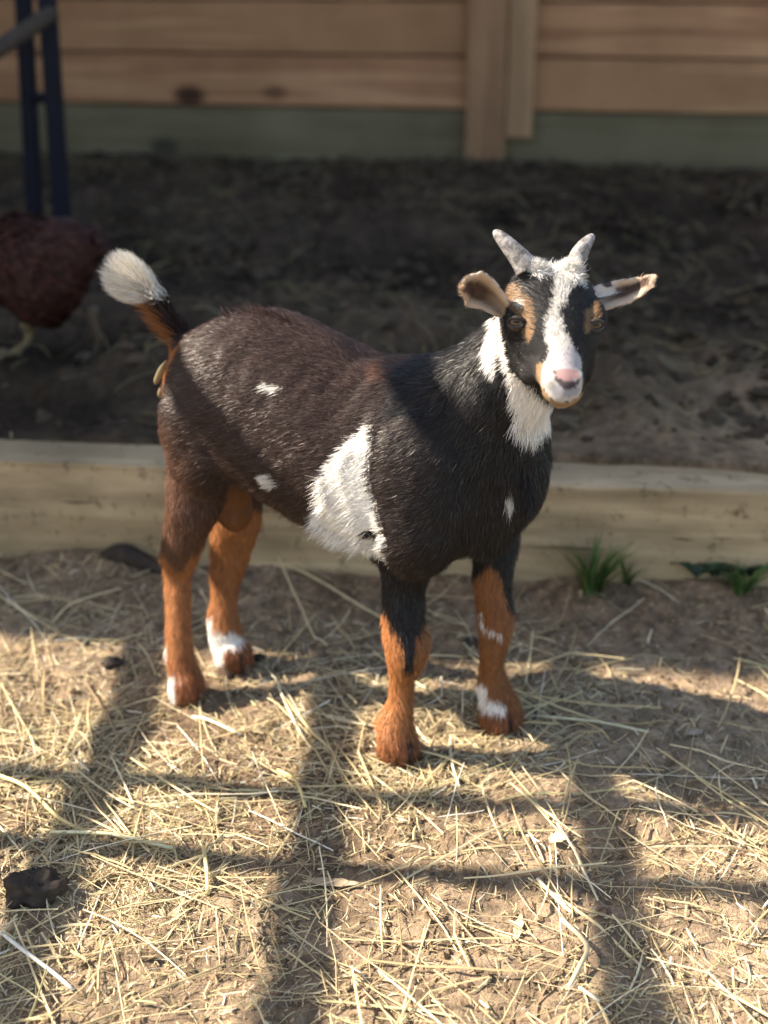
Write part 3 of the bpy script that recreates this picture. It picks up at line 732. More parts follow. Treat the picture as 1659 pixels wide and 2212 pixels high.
# ---- fur
fur_m = attr_mat('goat_hair', .42, .25, 0, .10)
def fur_mesh(P, Nn, Dr, L, Wd, C, lift, base_out=-.001, tipc=1.0, bend=.5):
    n = len(P)
    Dt = norm(Dr-Nn*(Dr*Nn).sum(-1, keepdims=True)); side = np.cross(Dt, Nn)
    side = norm(side+(rng.random((n, 3))-.5)*.9); L = L[:, None]; lift = lift[:, None]
    p0 = P+Nn*base_out; p1 = p0+(Dt*np.cos(lift)+Nn*np.sin(lift))*L*.5
    l2 = lift*(1-bend*1.4); p2 = p1+(Dt*np.cos(l2)+Nn*np.sin(l2))*L*.5
    w_ = side*Wd[:, None]*.5
    V = np.stack([p0-w_, p0+w_, p1-w_*.8, p1+w_*.8, p2], 1).reshape(-1, 3)
    b_ = np.arange(n)[:, None]*5
    q = b_+np.array([[0, 1, 3, 2]]); t_ = b_+np.array([[2, 3, 4]])
    cc = np.repeat(C, 5, 0).reshape(n, 5, 3); cc[:, :2] *= .88; cc[:, 4] *= tipc
    return np_mesh('fur', V, [q, t_], True, np.clip(cc.reshape(-1, 3), 0, 1))
tri = np.concatenate([GFc[:, [0, 1, 2]], GFc[:, [0, 2, 3]]])
ar = .5*np.linalg.norm(np.cross(GVt[tri[:, 1]]-GVt[tri[:, 0]], GVt[tri[:, 2]]-GVt[tri[:, 0]]), axis=-1)
def scatter(n, wgt=None):
    p = ar if wgt is None else ar*wgt; p = p/p.sum(); i = rng.choice(len(tri), n, p=p)
    u, v_ = rng.random(n), rng.random(n); fl = u+v_ > 1; u[fl] = 1-u[fl]; v_[fl] = 1-v_[fl]; T = tri[i]
    P = GVt[T[:, 0]]*(1-u-v_)[:, None]+GVt[T[:, 1]]*u[:, None]+GVt[T[:, 2]]*v_[:, None]
    Nn = norm(GNm[T[:, 0]]*(1-u-v_)[:, None]+GNm[T[:, 1]]*u[:, None]+GNm[T[:, 2]]*v_[:, None]); return P, Nn
def flow(P, Nn):
    W = part_w(P, .010); s = (P-BO).dot(BD); z = P[:, 2]; l = (P-BO).dot(BN)
    D = {}
    k_ = np.clip((.33-z)/.12, 0, 1)[:, None]; fr = np.clip((s-.30)/.06, 0, 1)[:, None]
    D['body'] = norm(-BD*(1-.55*k_)*(1-fr)*1.0+np.array([0, 0, -1.])*(.35+.6*k_+1.0*fr)+.25*BN*np.sin(s*40)[:, None]*.3)
    D['neck'] = np.tile(norm(np.array([-.35, .25, -.9])), (len(P), 1))
    r = (P-HP).dot(HR)[:, None]; f = (P-HP).dot(HF)[:, None]
    D['head'] = norm(-HF*1.0+HR*np.sign(r)*np.clip(np.abs(r)*24, 0, .9)+np.array([0, 0, -.5])*np.clip((np.abs(r)-.02)/.01, 0, 1))
    for k2 in ('nf', 'ff', 'nh', 'fh'): D[k2] = np.tile(np.array([0.06, 0, -1.]), (len(P), 1))
    D['misc'] = D['nf']; D['tail'] = np.tile(norm(np.array([-.6, .1, .75])), (len(P), 1))
    out = sum(W[:, i:i+1]*D[k2] for i, k2 in enumerate(KEYS))
    sw = np.stack([vnoise(P[:, 0]+P[:, 1], P[:, 2], 45), vnoise(P[:, 1], P[:, 2]+P[:, 0], 38), vnoise(P[:, 0]-P[:, 1], P[:, 2], 52)], -1)*.22
    return norm(out+sw+(rng.random((len(P), 3))-.5)*.45), W
LEN = dict(body=.0098, neck=.0115, head=.0050, nf=.0105, ff=.0095, nh=.0105, fh=.0095, misc=.004, tail=.016)
LV = np.array([LEN[k] for k in KEYS])
face_w = 1+2.2*np.exp(-np.maximum(sample(f_head, GVt[tri[:, 0]]), 0)/.006)
NF_ = 340000 if FINE else 90000
P, Nn = scatter(NF_, face_w)
Dr, W = flow(P, Nn)
Lh = (W*LV).sum(-1)*(.6+.8*rng.random(len(P)))
hf = (P-HP).dot(HF); hr = (P-HP).dot(HR); hu = (P-HP).dot(HU); isH = W[:, KEYS.index('head')] > .6
s_ = (P-BO).dot(BD); belly = (W[:, 0] > .5) & (Nn[:, 2] < -.2); Lh[belly] *= 1.35
mz = isH & (hf > .066); Lh[mz] *= .78
nose = isH & (hf > .106) & (hu > -.043)
tuft = isH & (hf < .012) & (hu > -.02); Lh[tuft] *= 1.1
blz = isH & (np.abs(hr) < .02) & (hf > .01) & (hf < .08) & (hu > -.02); Lh[blz] *= 1.15
C = coat_color(P, Nn, .0016)
vr = (.70+.6*rng.random((len(P), 1)))
dk = C.mean(-1) < .12
C = C*np.where(dk[:, None], vr, .85+.2*rng.random((len(P), 1))); C[mz] *= (.72+.45*rng.random((mz.sum(), 1)))
ghost = dk & (rng.random(len(P)) < .05) & (W[:, KEYS.index('head')] < .4); C[ghost] = C[ghost]*2.2+.03
keep = ~nose & ~(isH & (hf > .116))
eyes_px = [hc([(515, 764)])[0], hc([(1088, 786)])[0]]
for (ex, ey) in eyes_px:
    X, Y_ = photo_xy(P); keep &= ~((((X-ex)/12)**2+((Y_-ey)/9)**2 < 1) & isH)
wd = np.where(isH, .00040, .00052)*(.7+.6*rng.random(len(P)))
wd = np.where(W[:, KEYS.index('nf')]+W[:, KEYS.index('ff')]+W[:, KEYS.index('nh')]+W[:, KEYS.index('fh')] > .5, .00048, wd)
lift = np.radians(12+16*rng.random(len(P))); lift[tuft] *= 1.5; LG = W[:, 3:7].sum(-1) > .5; lift[LG] *= 1.25; C[LG] *= (.55+.9*rng.random((LG.sum(), 1))); lift[(s_ > .33) & ~isH] *= 1.3
me = fur_mesh(P[keep], Nn[keep], Dr[keep], Lh[keep], wd[keep], C[keep], lift[keep], tipc=1.15)
fur = link('fur', me, fur_m, body); fur.location = (0, 0, 0)
fur['label'] = 'short glossy coat of black, white and tan hair'
# ear hairs
for e, ct in ((e1, 0), (e2, 1)):
    V2, F2, C2, N_, nn = e
    i = rng.integers(0, N_, 2600); Pn = V2[i]+rng.normal(0, .0008, (2600, 3)); 
    tipd = norm(V2[N_-8]-V2[7]); Dd = norm(np.tile(tipd, (2600, 1))*.9+rng.normal(0, .35, (2600, 3)))
    me = fur_mesh(Pn, nn[i], Dd, .003+.0025*rng.random(2600), np.full(2600, .0003), C2[i]*(.8+.5*rng.random((2600, 1))), np.radians(10+20*rng.random(2600)))
    o = link('ear_hair', me, fur_m, body); o.location = (0, 0, 0)
# tail tuft: a fan of long hair
def strands(name, roots, tips, wid, cols, parent, sag=.0, nseg=5, mat=fur_m):
    n = len(roots); ts = np.linspace(0, 1, nseg+1); V = []
    d = norm(tips-roots); sd_ = norm(np.cross(d, rng.normal(0, 1, (n, 3)))); bo = norm(np.cross(d, sd_))*(rng.normal(0, .07, (n, 1)))*np.linalg.norm(tips-roots, axis=-1, keepdims=True)
    rows = []
    for k_, t_ in enumerate(ts):
        c_ = roots+(tips-roots)*t_+bo*math.sin(t_*math.pi)+np.array([0, 0, -sag])*t_*t_
        wv = sd_*(wid[:, None]*.5*(1-t_*.85)); rows += [c_-wv, c_+wv]
    V = np.stack(rows, 1).reshape(-1, 3); b_ = np.arange(n)[:, None]*2*(nseg+1)
    q = np.concatenate([b_+np.array([[2*k_, 2*k_+1, 2*k_+3, 2*k_+2]]) for k_ in range(nseg)])
    o = link(name, np_mesh(name, V, q, True, np.repeat(cols, 2*(nseg+1), 0)), mat, parent); o.location = (0, 0, 0) if parent.parent else -Vector(parent.location)
    return o
n = 5200; root0 = pt(331, 647, 1.393); u1 = rng.random(n); 
roots = np.array([pt(335+rng.normal(0, 9), 640+rng.normal(0, 7), 1.393+rng.normal(0, .006)) for _ in range(n)])
tp = []
for i in range(n):
    a = u1[i]; # across the fan, along the outer edge of the tuft
    edge = np.array([(303, 655), (262, 650), (232, 634), (213, 606), (214, 578), (228, 552), (250, 537), (276, 540), (300, 560), (318, 585), (332, 610)], float)
    k_ = a*(len(edge)-1); j_ = min(int(k_), len(edge)-2); e_ = edge[j_]+(edge[j_+1]-edge[j_])*(k_-j_)
    rr_ = .55+.45*rng.random()**.5; c_ = np.array([331, 645.])+(e_-np.array([331, 645.]))*rr_
    tp.append(pt(c_[0]+rng.normal(0, 3), c_[1]+rng.normal(0, 3), 1.393+rng.normal(0, .012)))
wc = np.array([.78, .74, .66])*(.8+.3*rng.random((n, 1)))
dk2 = rng.random(n) < .10; wc[dk2] *= .35
strands('tail_tuft', roots, np.array(tp), np.full(n, .00075), np.clip(wc, 0, .95), body)['label'] = 'fanned white tuft at the tip of the raised tail'
n = 1500; tt_ = rng.random(n); ax_ = np.array([pt(395-62*a, 735-88*a, 1.375+.018*a) for a in tt_])
rd = rng.normal(0, 1, (n, 3)); rd = norm(rd); ro = ax_+rd*.009
tips = ax_+rd*.021+np.array([-.012, .0, .012]); left = (rd[:, 0] < 0) & (rd[:, 2] < .5)
cc = np.where(left[:, None], ORANGE*.85, DKBR*1.2)*(.7+.6*rng.random((n, 1)))
strands('tail_hair', ro, tips, np.full(n, .0007), cc, body)
# belly and brisket long hair, crest ridge on the croup, poll tuft
def longhair(name, pxs, n, dirn, ln, col, spread=.25, wj=.003):
    R, T_ = [], []
    pxs = np.array(pxs, float)
    for _ in range(n):
        k_ = rng.random()*(len(pxs)-1); j_ = min(int(k_), len(pxs)-2); p_ = pxs[j_]+(pxs[j_+1]-pxs[j_])*(k_-j_)
        h, nn_ = ray(p_[0]+rng.normal(0, 4), p_[1]+rng.normal(0, 4))
        if h is None: continue
        L_ = ln*(.6+.7*rng.random()); d_ = norm(np.array(dirn)+rng.normal(0, spread, 3)); R.append(h-nn_*.002); T_.append(h+d_*L_)
    if len(R) < 5: return None
    R = np.array(R); T_ = np.array(T_)
    cl = np.clip(np.array(col)*(.75+.5*rng.random((len(R), 1))), 0, .92)
    return strands(name, R, T_, np.full(len(R), .0006), cl, body)
longhair('croup_hair', [(492, 682), (530, 672), (560, 674), (600, 684), (640, 702)], 900, (-.85, .25, .42), .013, DKBR*1.6)
longhair('poll_tuft', hc([(620, 345), (660, 345), (720, 375), (800, 378), (860, 350), (930, 335), (965, 360)]), 280, (.1, -.6, .35), .007, WHITE, .4)
longhair('poll_tuft', hc([(640, 400), (720, 420), (820, 420), (900, 410), (960, 430)]), 280, (.15, -.5, -.2), .009, WHITE, .4)
longhair('throat_hair', hc([(520, 1440), (570, 1510), (640, 1560), (700, 1530)]), 350, (-.15, -.1, -.9), .018, WHITE*.97, .2)
longhair('chest_hair', [(1135, 1000), (1146, 1030), (1145, 1060), (1146, 1090)], 450, (.05, -.25, -.9), .018, BLACK*2.2, .25)
longhair('flank_hair', [(700, 1030), (712, 1080), (690, 1130), (730, 1160), (790, 1180), (740, 1010), (765, 960)], 900, (-.75, -.15, -.5), .018, WHITE, .2)
longhair('belly_hair', [(585, 1088), (620, 1106), (650, 1124)], 350, (-.45, .0, -.8), .008, BROWN*.55, .3)
longhair('belly_hair', [(690, 1150), (730, 1164), (770, 1174), (815, 1182)], 600, (-.45, .0, -.8), .012, WHITE*.9, .3)
longhair('neck_hair', [(960, 850), (1000, 800), (940, 900), (1010, 900), (1060, 860), (1070, 950), (1000, 980)], 420, (-.55, -.35, -.35), .020, (.035, .032, .032), .3)

# ---- horns
hm, t, b = new_mat('horn_grey', .62, .35); v = coords(t)
n1 = noise(t, v, 130, 5, .65, .6); t.links.new(ramp(t, [(.38, (.07, .066, .066)), (.5, (.17, .16, .155)), (.66, (.32, .31, .31))], n1), b.inputs['Base Color']); bump(t, b, n1, .6, .0015)
def horn(pts_, ws, Y0, Y1, lab):
    P_, R_ = [], []
    for i, ((x, y), wv) in enumerate(zip(pts_, ws)):
        k_ = i/(len(pts_)-1); c_ = pt(x, y, Y0+(Y1-Y0)*k_); P_.append(c_); R_.append(wv/2/FPX*fwd(c_))
    o = link('horn', tube_mesh('horn', P_, R_, 20, 8), hm, body); o.location = (0, 0, 0); o['label'] = lab
horn([(1139, 586), (1129, 566), (1110, 543), (1089, 520), (1076, 507), (1070, 502), (1068, 500)], [50, 49, 41, 32, 23, 13, 2], 1.132, 1.150, 'longer grey horn on the left in the photo')
horn([(1241, 582), (1246, 562), (1256, 541), (1267, 525), (1276, 514), (1279, 510.5), (1280, 509.5)], [41, 41, 36, 28, 19, 11, 2], 1.134, 1.160, 'shorter grey horn on the right in the photo')
# ---- eyes: amber ball with level slot pupil, black lids
em, t, b = new_mat('amber_eye', .16, .25)
tc = t.nodes.new('ShaderNodeTexCoord'); mp = t.nodes.new('ShaderNodeMapping'); mp.inputs['Scale'].default_value = (1., 1, 2.6); t.links.new(tc.outputs['Object'], mp.inputs[0])
le = N(t, 'ShaderNodeVectorMath', operation='LENGTH'); sx = N(t, 'ShaderNodeSeparateXYZ'); t.links.new(mp.outputs[0], sx.inputs[0])
cb_ = N(t, 'ShaderNodeCombineXYZ'); t.links.new(sx.outputs[0], cb_.inputs[0]); t.links.new(sx.outputs[2], cb_.inputs[2]); t.links.new(cb_.outputs[0], le.inputs[0])
t.links.new(ramp(t, [(.0, (.006, .005, .004)), (.40, (.008, .006, .005)), (.48, (.12, .068, .025)), (1.0, (.08, .045, .018))], N(t, 'ShaderNodeMath', operation='MULTIPLY').outputs[0]), b.inputs['Base Color'])
mm_ = [n_ for n_ in t.nodes if n_.type == 'MATH'][0]; mm_.inputs[1].default_value = 130.; t.links.new(le.outputs['Value'], mm_.inputs[0])
pass
lid_m = plain('eyelid_black', (.022, .018, .017), .5, .4)
def uvball(r, nu=24, nv=16):
    V = [(r*math.sin(math.pi*j/nv)*math.cos(2*math.pi*i/nu), r*math.sin(math.pi*j/nv)*math.sin(2*math.pi*i/nu), r*math.cos(math.pi*j/nv)) for j in range(nv+1) for i in range(nu)]
    Fc = [(j*nu+i, j*nu+(i+1) % nu, (j+1)*nu+(i+1) % nu, (j+1)*nu+i) for j in range(nv) for i in range(nu)]; return V, Fc
for (ex, ey), sgn in zip(eyes_px, (-1, 1)):
    h, nn_ = ray(ex, ey)
    if h is None: h, nn_ = ray(ex-6*sgn, ey)
    if h is None: continue
    V, Fc = uvball(.0074); c_ = h-nn_*.0040
    o = link('eye', py_mesh('eye', V, Fc, True), em, body); o.location = c_
    look = Vector(norm(nn_*.8+np.array([0, -.6, .15]))); o.rotation_euler = look.to_track_quat('-Y', 'Z').to_euler()
    # lids: two arcs over the ball
    rot = look.to_track_quat('-Y', 'Z')
    for up_ in (1, -1):
        pts_ = []
        for a in np.linspace(-1.25, 1.25, 9):
            el = up_*(.50 if up_ > 0 else .62)*math.cos(a*1.15)
            p_ = Vector((math.sin(a)*math.cos(el), -math.cos(a)*math.cos(el), math.sin(el)))*.0078
            pts_.append(np.array(rot @ p_)+c_)
        o2 = link('eyelid', tube_mesh('eyelid', pts_, [.0008]+[.0017]*7+[.0008], 10, 4), lid_m, body); o2.location = (0, 0, 0)
# ---- hooves: cloven, dark, half hidden by hair
hoof_m = plain('hoof_horn', (.09, .055, .036), .55, .35, .35, 90, .001)
def hoof(cx, cy, Y, wpx, head):
    c_ = gpt(cx, cy, .006); c_ = pt(cx, cy, Y); wv = wpx/FPX*fwd(c_); c_[2] = ground_z(c_[0], c_[1])+.001
    h = norm(np.array([head[0], head[1], 0.])); sd_ = np.array([-h[1], h[0], 0])
    Vs, Fs = [], []
    for s in (-1, 1):
        rings = []
        for (zz, fl, bl, hw_) in ((-.003, 1.16, .62, .47), (.005, 1.12, .60, .47), (.012, .98, .52, .42), (.020, .70, .44, .32)):
            ring = []
            for a in np.arange(14)/14*2*math.pi:
                fx_ = math.cos(a); sy = math.sin(a)
                p_ = h*(fx_*(fl if fx_ > 0 else bl)*wv*.5)+sd_*(s*wv*.235+sy*hw_*wv*.5*(1-.25*max(fx_, 0)))
                ring.append(c_+p_+UPV*zz)
            rings.append(ring)
        o_ = len(Vs)
        for r_ in rings: Vs += r_
        for k_ in range(3):
            for a in range(14): Fs.append((o_+k_*14+a, o_+k_*14+(a+1) % 14, o_+(k_+1)*14+(a+1) % 14, o_+(k_+1)*14+a))
        Fs.append(tuple(o_+a for a in range(14))[::-1]); Fs.append(tuple(o_+42+a for a in range(14)))
    o = link('hoof', py_mesh('hoof', Vs, Fs, True), hoof_m, body); o.location = (0, 0, 0)
hoof(862, 1640, 1.222, 96, (.2, -1)); hoof(1085, 1572, 1.282, 100, (.15, -1)); hoof(407, 1500, 1.347, 84, (.35, -1)); hoof(503, 1440, 1.409, 88, (.4, -1))
# ---------------------------------------------------------------- straw and other small things
straw_m = attr_mat('dry_straw', .55, .35, 0, .18)
def straw_mesh(name, n, area, lr, wr, zr, colf, kink=.25, nseg=4, tilt=.06, dens=None, tube=True, flat=.35):
    x0, x1, y0_, y1_ = area
    X = rng.uniform(x0, x1, n*3); Y = rng.uniform(y0_, y1_, n*3)
    if dens is not None:
        k = rng.random(len(X)) < dens(X, Y); X, Y = X[k], Y[k]
    X, Y = X[:n], Y[:n]; n = len(X)
    L = lr[0]+(lr[1]-lr[0])*rng.random(n)**2.2; Wd = wr[0]+(wr[1]-wr[0])*rng.random(n)**2
    th = rng.random(n)*2*np.pi*.5+.9*vnoise(X, Y, 5)
    dx, dy = np.cos(th), np.sin(th); el = rng.normal(0, tilt, n); z0 = rng.random(n)**2*zr
    bend = rng.normal(0, kink, n); kk = rng.random(n) < .25; kpos = rng.random(n)*.6+.2; kang = rng.normal(0, .7, n)*kk
    rows = []; cx, cy = X.copy(), Y.copy(); ang = th.copy(); ts = np.linspace(0, 1, nseg+1); pz = None
    roll = rng.normal(0, .6, n); zb = None
    for k_, t_ in enumerate(ts):
        if k_:
            a2 = th+bend*(t_-.5)+np.where(t_ > kpos, kang, 0); cx = cx+np.cos(a2)*L/nseg; cy = cy+np.sin(a2)*L/nseg; ang = a2
        gz = ground_z(cx, cy); gzz = gz if zb is None else np.maximum(gz, zb*.6+gz*.4); zb = gzz
        z = gzz+z0+.0008+np.abs(el)*L*(t_ if True else 0)*np.where(el > 0, 1, .3)+Wd*.3
        wv = Wd*.5*(1-.5*abs(t_-.5))
        sx_, sy_ = -np.sin(ang)*np.cos(roll)*wv, np.cos(ang)*np.cos(roll)*wv; sz_ = np.sin(roll)*wv
        c_ = np.stack([cx, cy, z], -1); s_ = np.stack([sx_, sy_, sz_], -1)
        up = np.stack([np.zeros(n), np.zeros(n), Wd*flat], -1)
        rows += [c_-s_, c_+up, c_+s_] if tube else [c_-s_, c_+s_]
    m = 3 if tube else 2; V = np.stack(rows, 1).reshape(-1, 3); b_ = np.arange(n)[:, None]*m*(nseg+1); qs = []
    for k_ in range(nseg):
        for j in range(m-1): qs.append(b_+np.array([[m*k_+j, m*k_+j+1, m*(k_+1)+j+1, m*(k_+1)+j]]))
    C = colf(n, X, Y); return np_mesh(name, V, np.concatenate(qs), False, np.repeat(C, m*(nseg+1), 0))
PAL = np.array([(.60, .48, .27), (.68, .57, .35), (.52, .40, .22), (.74, .66, .47), (.42, .31, .18), (.47, .43, .23), (.30, .21, .13), (.82, .78, .66)])
PW = np.array([.23, .22, .17, .10, .10, .09, .06, .03])
def colf(n, X, Y): return np.clip(PAL[rng.choice(len(PAL), n, p=PW/PW.sum())]*(.75+.45*rng.random((n, 1))), 0, .9)
def vline(x, y): return (x-TL[0])*TDN[0]+(y-TL[1])*TDN[1]
def mats(x, y): return sum(a_*np.exp(-(((x-x0)/r_)**2+((y-y0_)/(r_*.7))**2)) for x0, y0_, r_, a_ in ((-.34, 1.16, .12, .55), (-.30, 1.0, .09, .5), (.02, 1.15, .07, .6), (.36, 1.05, .12, .4), (-.12, .92, .10, .35), (.25, .86, .10, .35)))
def d_front(x, y):
    v_ = vline(x, y); d = .8*mats(x, y)+ np.clip(.46+.62*fbm(x+11, y+2, 5.2, 4)-.22*np.clip((x-.1)/.3, 0, 1)*np.clip((y-1.15)/.15, 0, 1), .16, 1)
    return np.where(v_ > -.02, 0, d*np.clip((-v_)/.55, .16, 1))
A = (-.75, .95, .62, 1.75)
V1 = link('straw', straw_mesh('straw', 5200, A, (.015, .17), (.0005, .0030), .007, colf, .2, 5, .05, d_front), straw_m)
tag(V1, 'dry yellow straw stalks scattered over the brown dirt', 'straw', kind='stuff')
V2 = link('straw_chaff', straw_mesh('straw_chaff', 62000, A, (.003, .024), (.0004, .0019), .003, lambda n, X, Y: colf(n, X, Y)*.80, .3, 2, .08, d_front, False), straw_m)
tag(V2, 'short broken straw chaff littering the dirt', 'chaff', kind='stuff')
def d_back(x, y):
    v_ = vline(x, y); return np.where((v_ > T_TH+.03) & (y < WY-WSL*0-.13*x-.05), np.clip(.4+.9*fbm(x, y+5, 2.0, 3), .05, 1), 0)
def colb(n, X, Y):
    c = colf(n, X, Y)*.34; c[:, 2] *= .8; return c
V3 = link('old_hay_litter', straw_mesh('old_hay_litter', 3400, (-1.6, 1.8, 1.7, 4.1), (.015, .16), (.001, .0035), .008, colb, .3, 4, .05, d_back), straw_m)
tag(V3, 'sparse dull old hay on the dark raised soil', 'hay', kind='stuff')
# soil crumbs
def crumbs(name, n, area, r0, r1, col, dens, parent=None):
    x0, x1, y0_, y1_ = area; X = rng.uniform(x0, x1, n*3); Y = rng.uniform(y0_, y1_, n*3); k = rng.random(len(X)) < dens(X, Y); X, Y = X[k][:n], Y[k][:n]; n = len(X)
    base = np.array([(1, 0, 0), (-1, 0, 0), (0, 1, 0), (0, -1, 0), (0, 0, 1), (0, 0, -1)], float)
    fc = np.array([(0, 2, 4), (2, 1, 4), (1, 3, 4), (3, 0, 4), (2, 0, 5), (1, 2, 5), (3, 1, 5), (0, 3, 5)])
    R = (r0+(r1-r0)*rng.random(n)**3)[:, None, None]; V = base[None]*R*(.6+.8*rng.random((n, 6, 1)))+rng.normal(0, .18, (n, 6, 3))*R
    a = rng.random(n)*6.28; ca, sa = np.cos(a)[:, None], np.sin(a)[:, None]; vx = V[..., 0]*ca-V[..., 1]*sa; vy = V[..., 0]*sa+V[..., 1]*ca
    V = np.stack([vx+X[:, None], vy+Y[:, None], V[..., 2]*.7+ground_z(X, Y)[:, None]+R[:, :, 0]*.15], -1).reshape(-1, 3)
    F_ = (np.arange(n)[:, None, None]*6+fc[None]).reshape(-1, 3); C = np.repeat(np.array(col)*(.6+.8*rng.random((n, 1))), 6, 0)
    return link(name, np_mesh(name, V, F_, False, C), gm)
o = crumbs('soil_crumbs', 16000, A, .0008, .0055, (.27, .19, .12), lambda x, y: np.where(vline(x, y) < -.01, .5+.5*vnoise(x, y, 9), 0))
tag(o, 'small loose brown dirt crumbs between the straw', 'dirt', kind='stuff')
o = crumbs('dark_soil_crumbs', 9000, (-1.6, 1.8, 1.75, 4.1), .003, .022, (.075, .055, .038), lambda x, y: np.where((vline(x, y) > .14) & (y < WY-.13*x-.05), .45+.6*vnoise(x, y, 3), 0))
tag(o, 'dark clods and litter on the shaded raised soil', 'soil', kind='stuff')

# dung clods and clumps
dung_m = plain('dark_dung', (.035, .026, .020), .85, .3, .5, 60, .004)
def clod(name, px, py, wpx, hr, lab, cat, seed, mat=dung_m, grp=None, zb=None):
    c_ = gpt(px, py); c_[2] = float(ground_z(c_[0], c_[1])); r = wpx/2/FPX*fwd(c_)
    V, Fc = uvball(1., 40, 26); V = np.array(V); n3 = norm(V)
    d = 1+.22*vnoise(n3[:, 0]+seed, n3[:, 1]+n3[:, 2], 2.0)+.10*vnoise(n3[:, 0]+n3[:, 2], n3[:, 1]+seed, 4.5)+.07*vnoise(n3[:, 2]+seed, n3[:, 0]-n3[:, 1], 15)+.09*vnoise(n3[:, 2]*2, n3[:, 0]+seed, 22)
    V = V*d[:, None]*np.array([r, r*.85, r*hr])
    o = link(name, py_mesh(name, V, Fc, True), mat); o.location = (c_[0], c_[1], c_[2]+r*hr*.25); tag(o, lab, cat, grp); return o
clod('dung_heap', 75, 1945, 125, .6, 'largest dark dung heap at the lower left edge', 'dung', 3.1)
clod('dung_heap', 1015, 1392, 44, .4, 'small dark dung lump between the two front legs', 'dung', 5.3)
clod('dung_heap', 602, 1507, 46, .45, 'small dark dung lump just right of the near hind hoof', 'dung', 8.8)
clod('dung_heap', 560, 1420, 30, .5, 'smallest dark dung lump beside the white banded hind foot', 'dung', 1.7)
clod('dung_heap', 243, 1437, 42, .5, 'dark dung lump by the lit dirt patch at left', 'dung', 6.1)
clod('dung_heap', 1330, 1745, 60, .35, 'flat grey brown clod in the barred shadow at right', 'clod', 4.4, plain('dry_clod', (.20, .15, .105), .9, .2, .3, 80, .003))
# leaves and pale flakes
def leaf(px, py, L, Wd, ang, col, lab, curl=.25, name='dry_leaf'):
    c_ = gpt(px, py); c_[2] = float(ground_z(c_[0], c_[1])); V, Fc = [], []; n_ = 10
    for i in range(n_+1):
        t_ = i/n_; w_ = Wd/2*math.sin(math.pi*min(1, t_*.93+.05))**.7*(1+.2*math.sin(i*2.1))
        for v_ in (-1, -.4, .4, 1):
            x, y = (t_-.5)*L, v_*w_; z = .003+curl*w_*v_*v_+.15*L*(t_-.5)**2*curl*4; V.append((x*math.cos(ang)-y*math.sin(ang), x*math.sin(ang)+y*math.cos(ang), z))
    for i in range(n_):
        for j in range(3): Fc.append((i*4+j, i*4+j+1, i*4+5+j, i*4+4+j))
    o = link(name, py_mesh(name, V, Fc, True), plain('leaf_'+name, col, .7, .3, .25, 120)); o.location = c_; md = o.modifiers.new('thick', 'SOLIDIFY'); md.thickness = .0006
    tag(o, lab, 'leaf'); return o
leaf(1205, 1822, .020, .015, .6, (.72, .62, .34), 'pale yellow flake on the dirt at the lower right of the goat', .3)
leaf(715, 2140-230, .055, .012, -.1, (.40, .30, .20), 'brown curled leaf left of the middle of the straw', .2)
leaf(1120, 2015, .034, .008, 1.35, (.50, .40, .24), 'upright curled husk in the straw at lower right', .6)
leaf(1500, 1598, .02, .012, .4, (.30, .24, .19), 'small grey brown leaf in the goat shadow at right', .4)
# two dry husks caught in the hair under the tail
for (x, y, lab) in ((350, 806, 'upper of two dry husks caught under the goat tail'), (358, 834, 'lower of two dry husks caught under the goat tail')):
    p_ = pt(x, y, 1.368); o = link('dry_husk', tube_mesh('dry_husk', [np.array([.006, 0, .014]), np.array([0, 0, .004]), np.array([-.006, 0, -.008]), np.array([-.008, 0, -.013])], [.0012, .0036, .0034, .001], 8, 4), plain('husk', (.16, .125, .07), .7, .3, .3, 90))
    o.location = p_; o.scale = (1, .5, 1); tag(o, lab, 'husk')
# singled out thick stalks
def stalk(pts_, r, col, lab):
    P_ = []
    for (x, y, dz) in pts_: c_ = gpt(x, y); c_[2] = float(ground_z(c_[0], c_[1]))+dz; P_.append(c_)
    base = P_[0].copy(); o = link('straw_stalk', tube_mesh('straw_stalk', [p-base for p in P_], [r]*len(P_), 7, 3), plain('stalk', col, .5, .35, .2, 70)); o.location = base
    tag(o, lab, 'straw stalk'); return o
Yel, Pal, Gr = (.66, .52, .24), (.72, .66, .50), (.50, .46, .24)
stalk([(610, 1232, .006), (690, 1270, .008), (800, 1330, .008), (880, 1362, .004)], .0017, (.42, .36, .22), 'long stalk slanting behind the goat toward its near front knee')
stalk([(665, 1190, .035), (655, 1250, .004)], .0013, (.40, .35, .22), 'short stalk standing up under the belly')
stalk([(1063, 1590, .004), (1116, 1570, .012)], .0018, Pal, 'pale stalk lying against the far front hoof')
stalk([(110, 1808, .006), (240, 1822, .006), (375, 1846, .004)], .0020, (.60, .56, .34), 'pale greenish stalk lying flat at left')
stalk([(0, 2030, .006), (60, 2090, .01), (120, 2120, .006), (158, 2146, .004)], .0019, (.56, .55, .48), 'thick whitish stalk at the lower left corner')
stalk([(0, 1690, .012), (60, 1720, .012), (130, 1770, .006), (210, 1820, .004)], .0021, Yel, 'yellow stalk running down from the left edge')
stalk([(440, 1842, .004), (448, 1900, .01), (450, 1950, .004)], .0020, Yel, 'short yellow stalk standing among chaff at lower middle left')
stalk([(1160, 1915, .006), (1195, 1950, .006), (1235, 1982, .004)], .0018, Pal, 'white stalk on the straw right of centre')
stalk([(1210, 2010, .01), (1265, 2070, .014), (1250, 2110, .008), (1225, 2150, .003)], .0022, (.50, .40, .26), 'bent brown stalk folded at lower right')
stalk([(1250, 2150, .004), (1290, 2200, .01)], .0014, Pal, 'thin pale stalk below the bent brown one')
stalk([(415, 1540, .004), (450, 1556, .006), (520, 1586, .003)], .0017, Pal, 'pale stalk just below the near hind hoof')
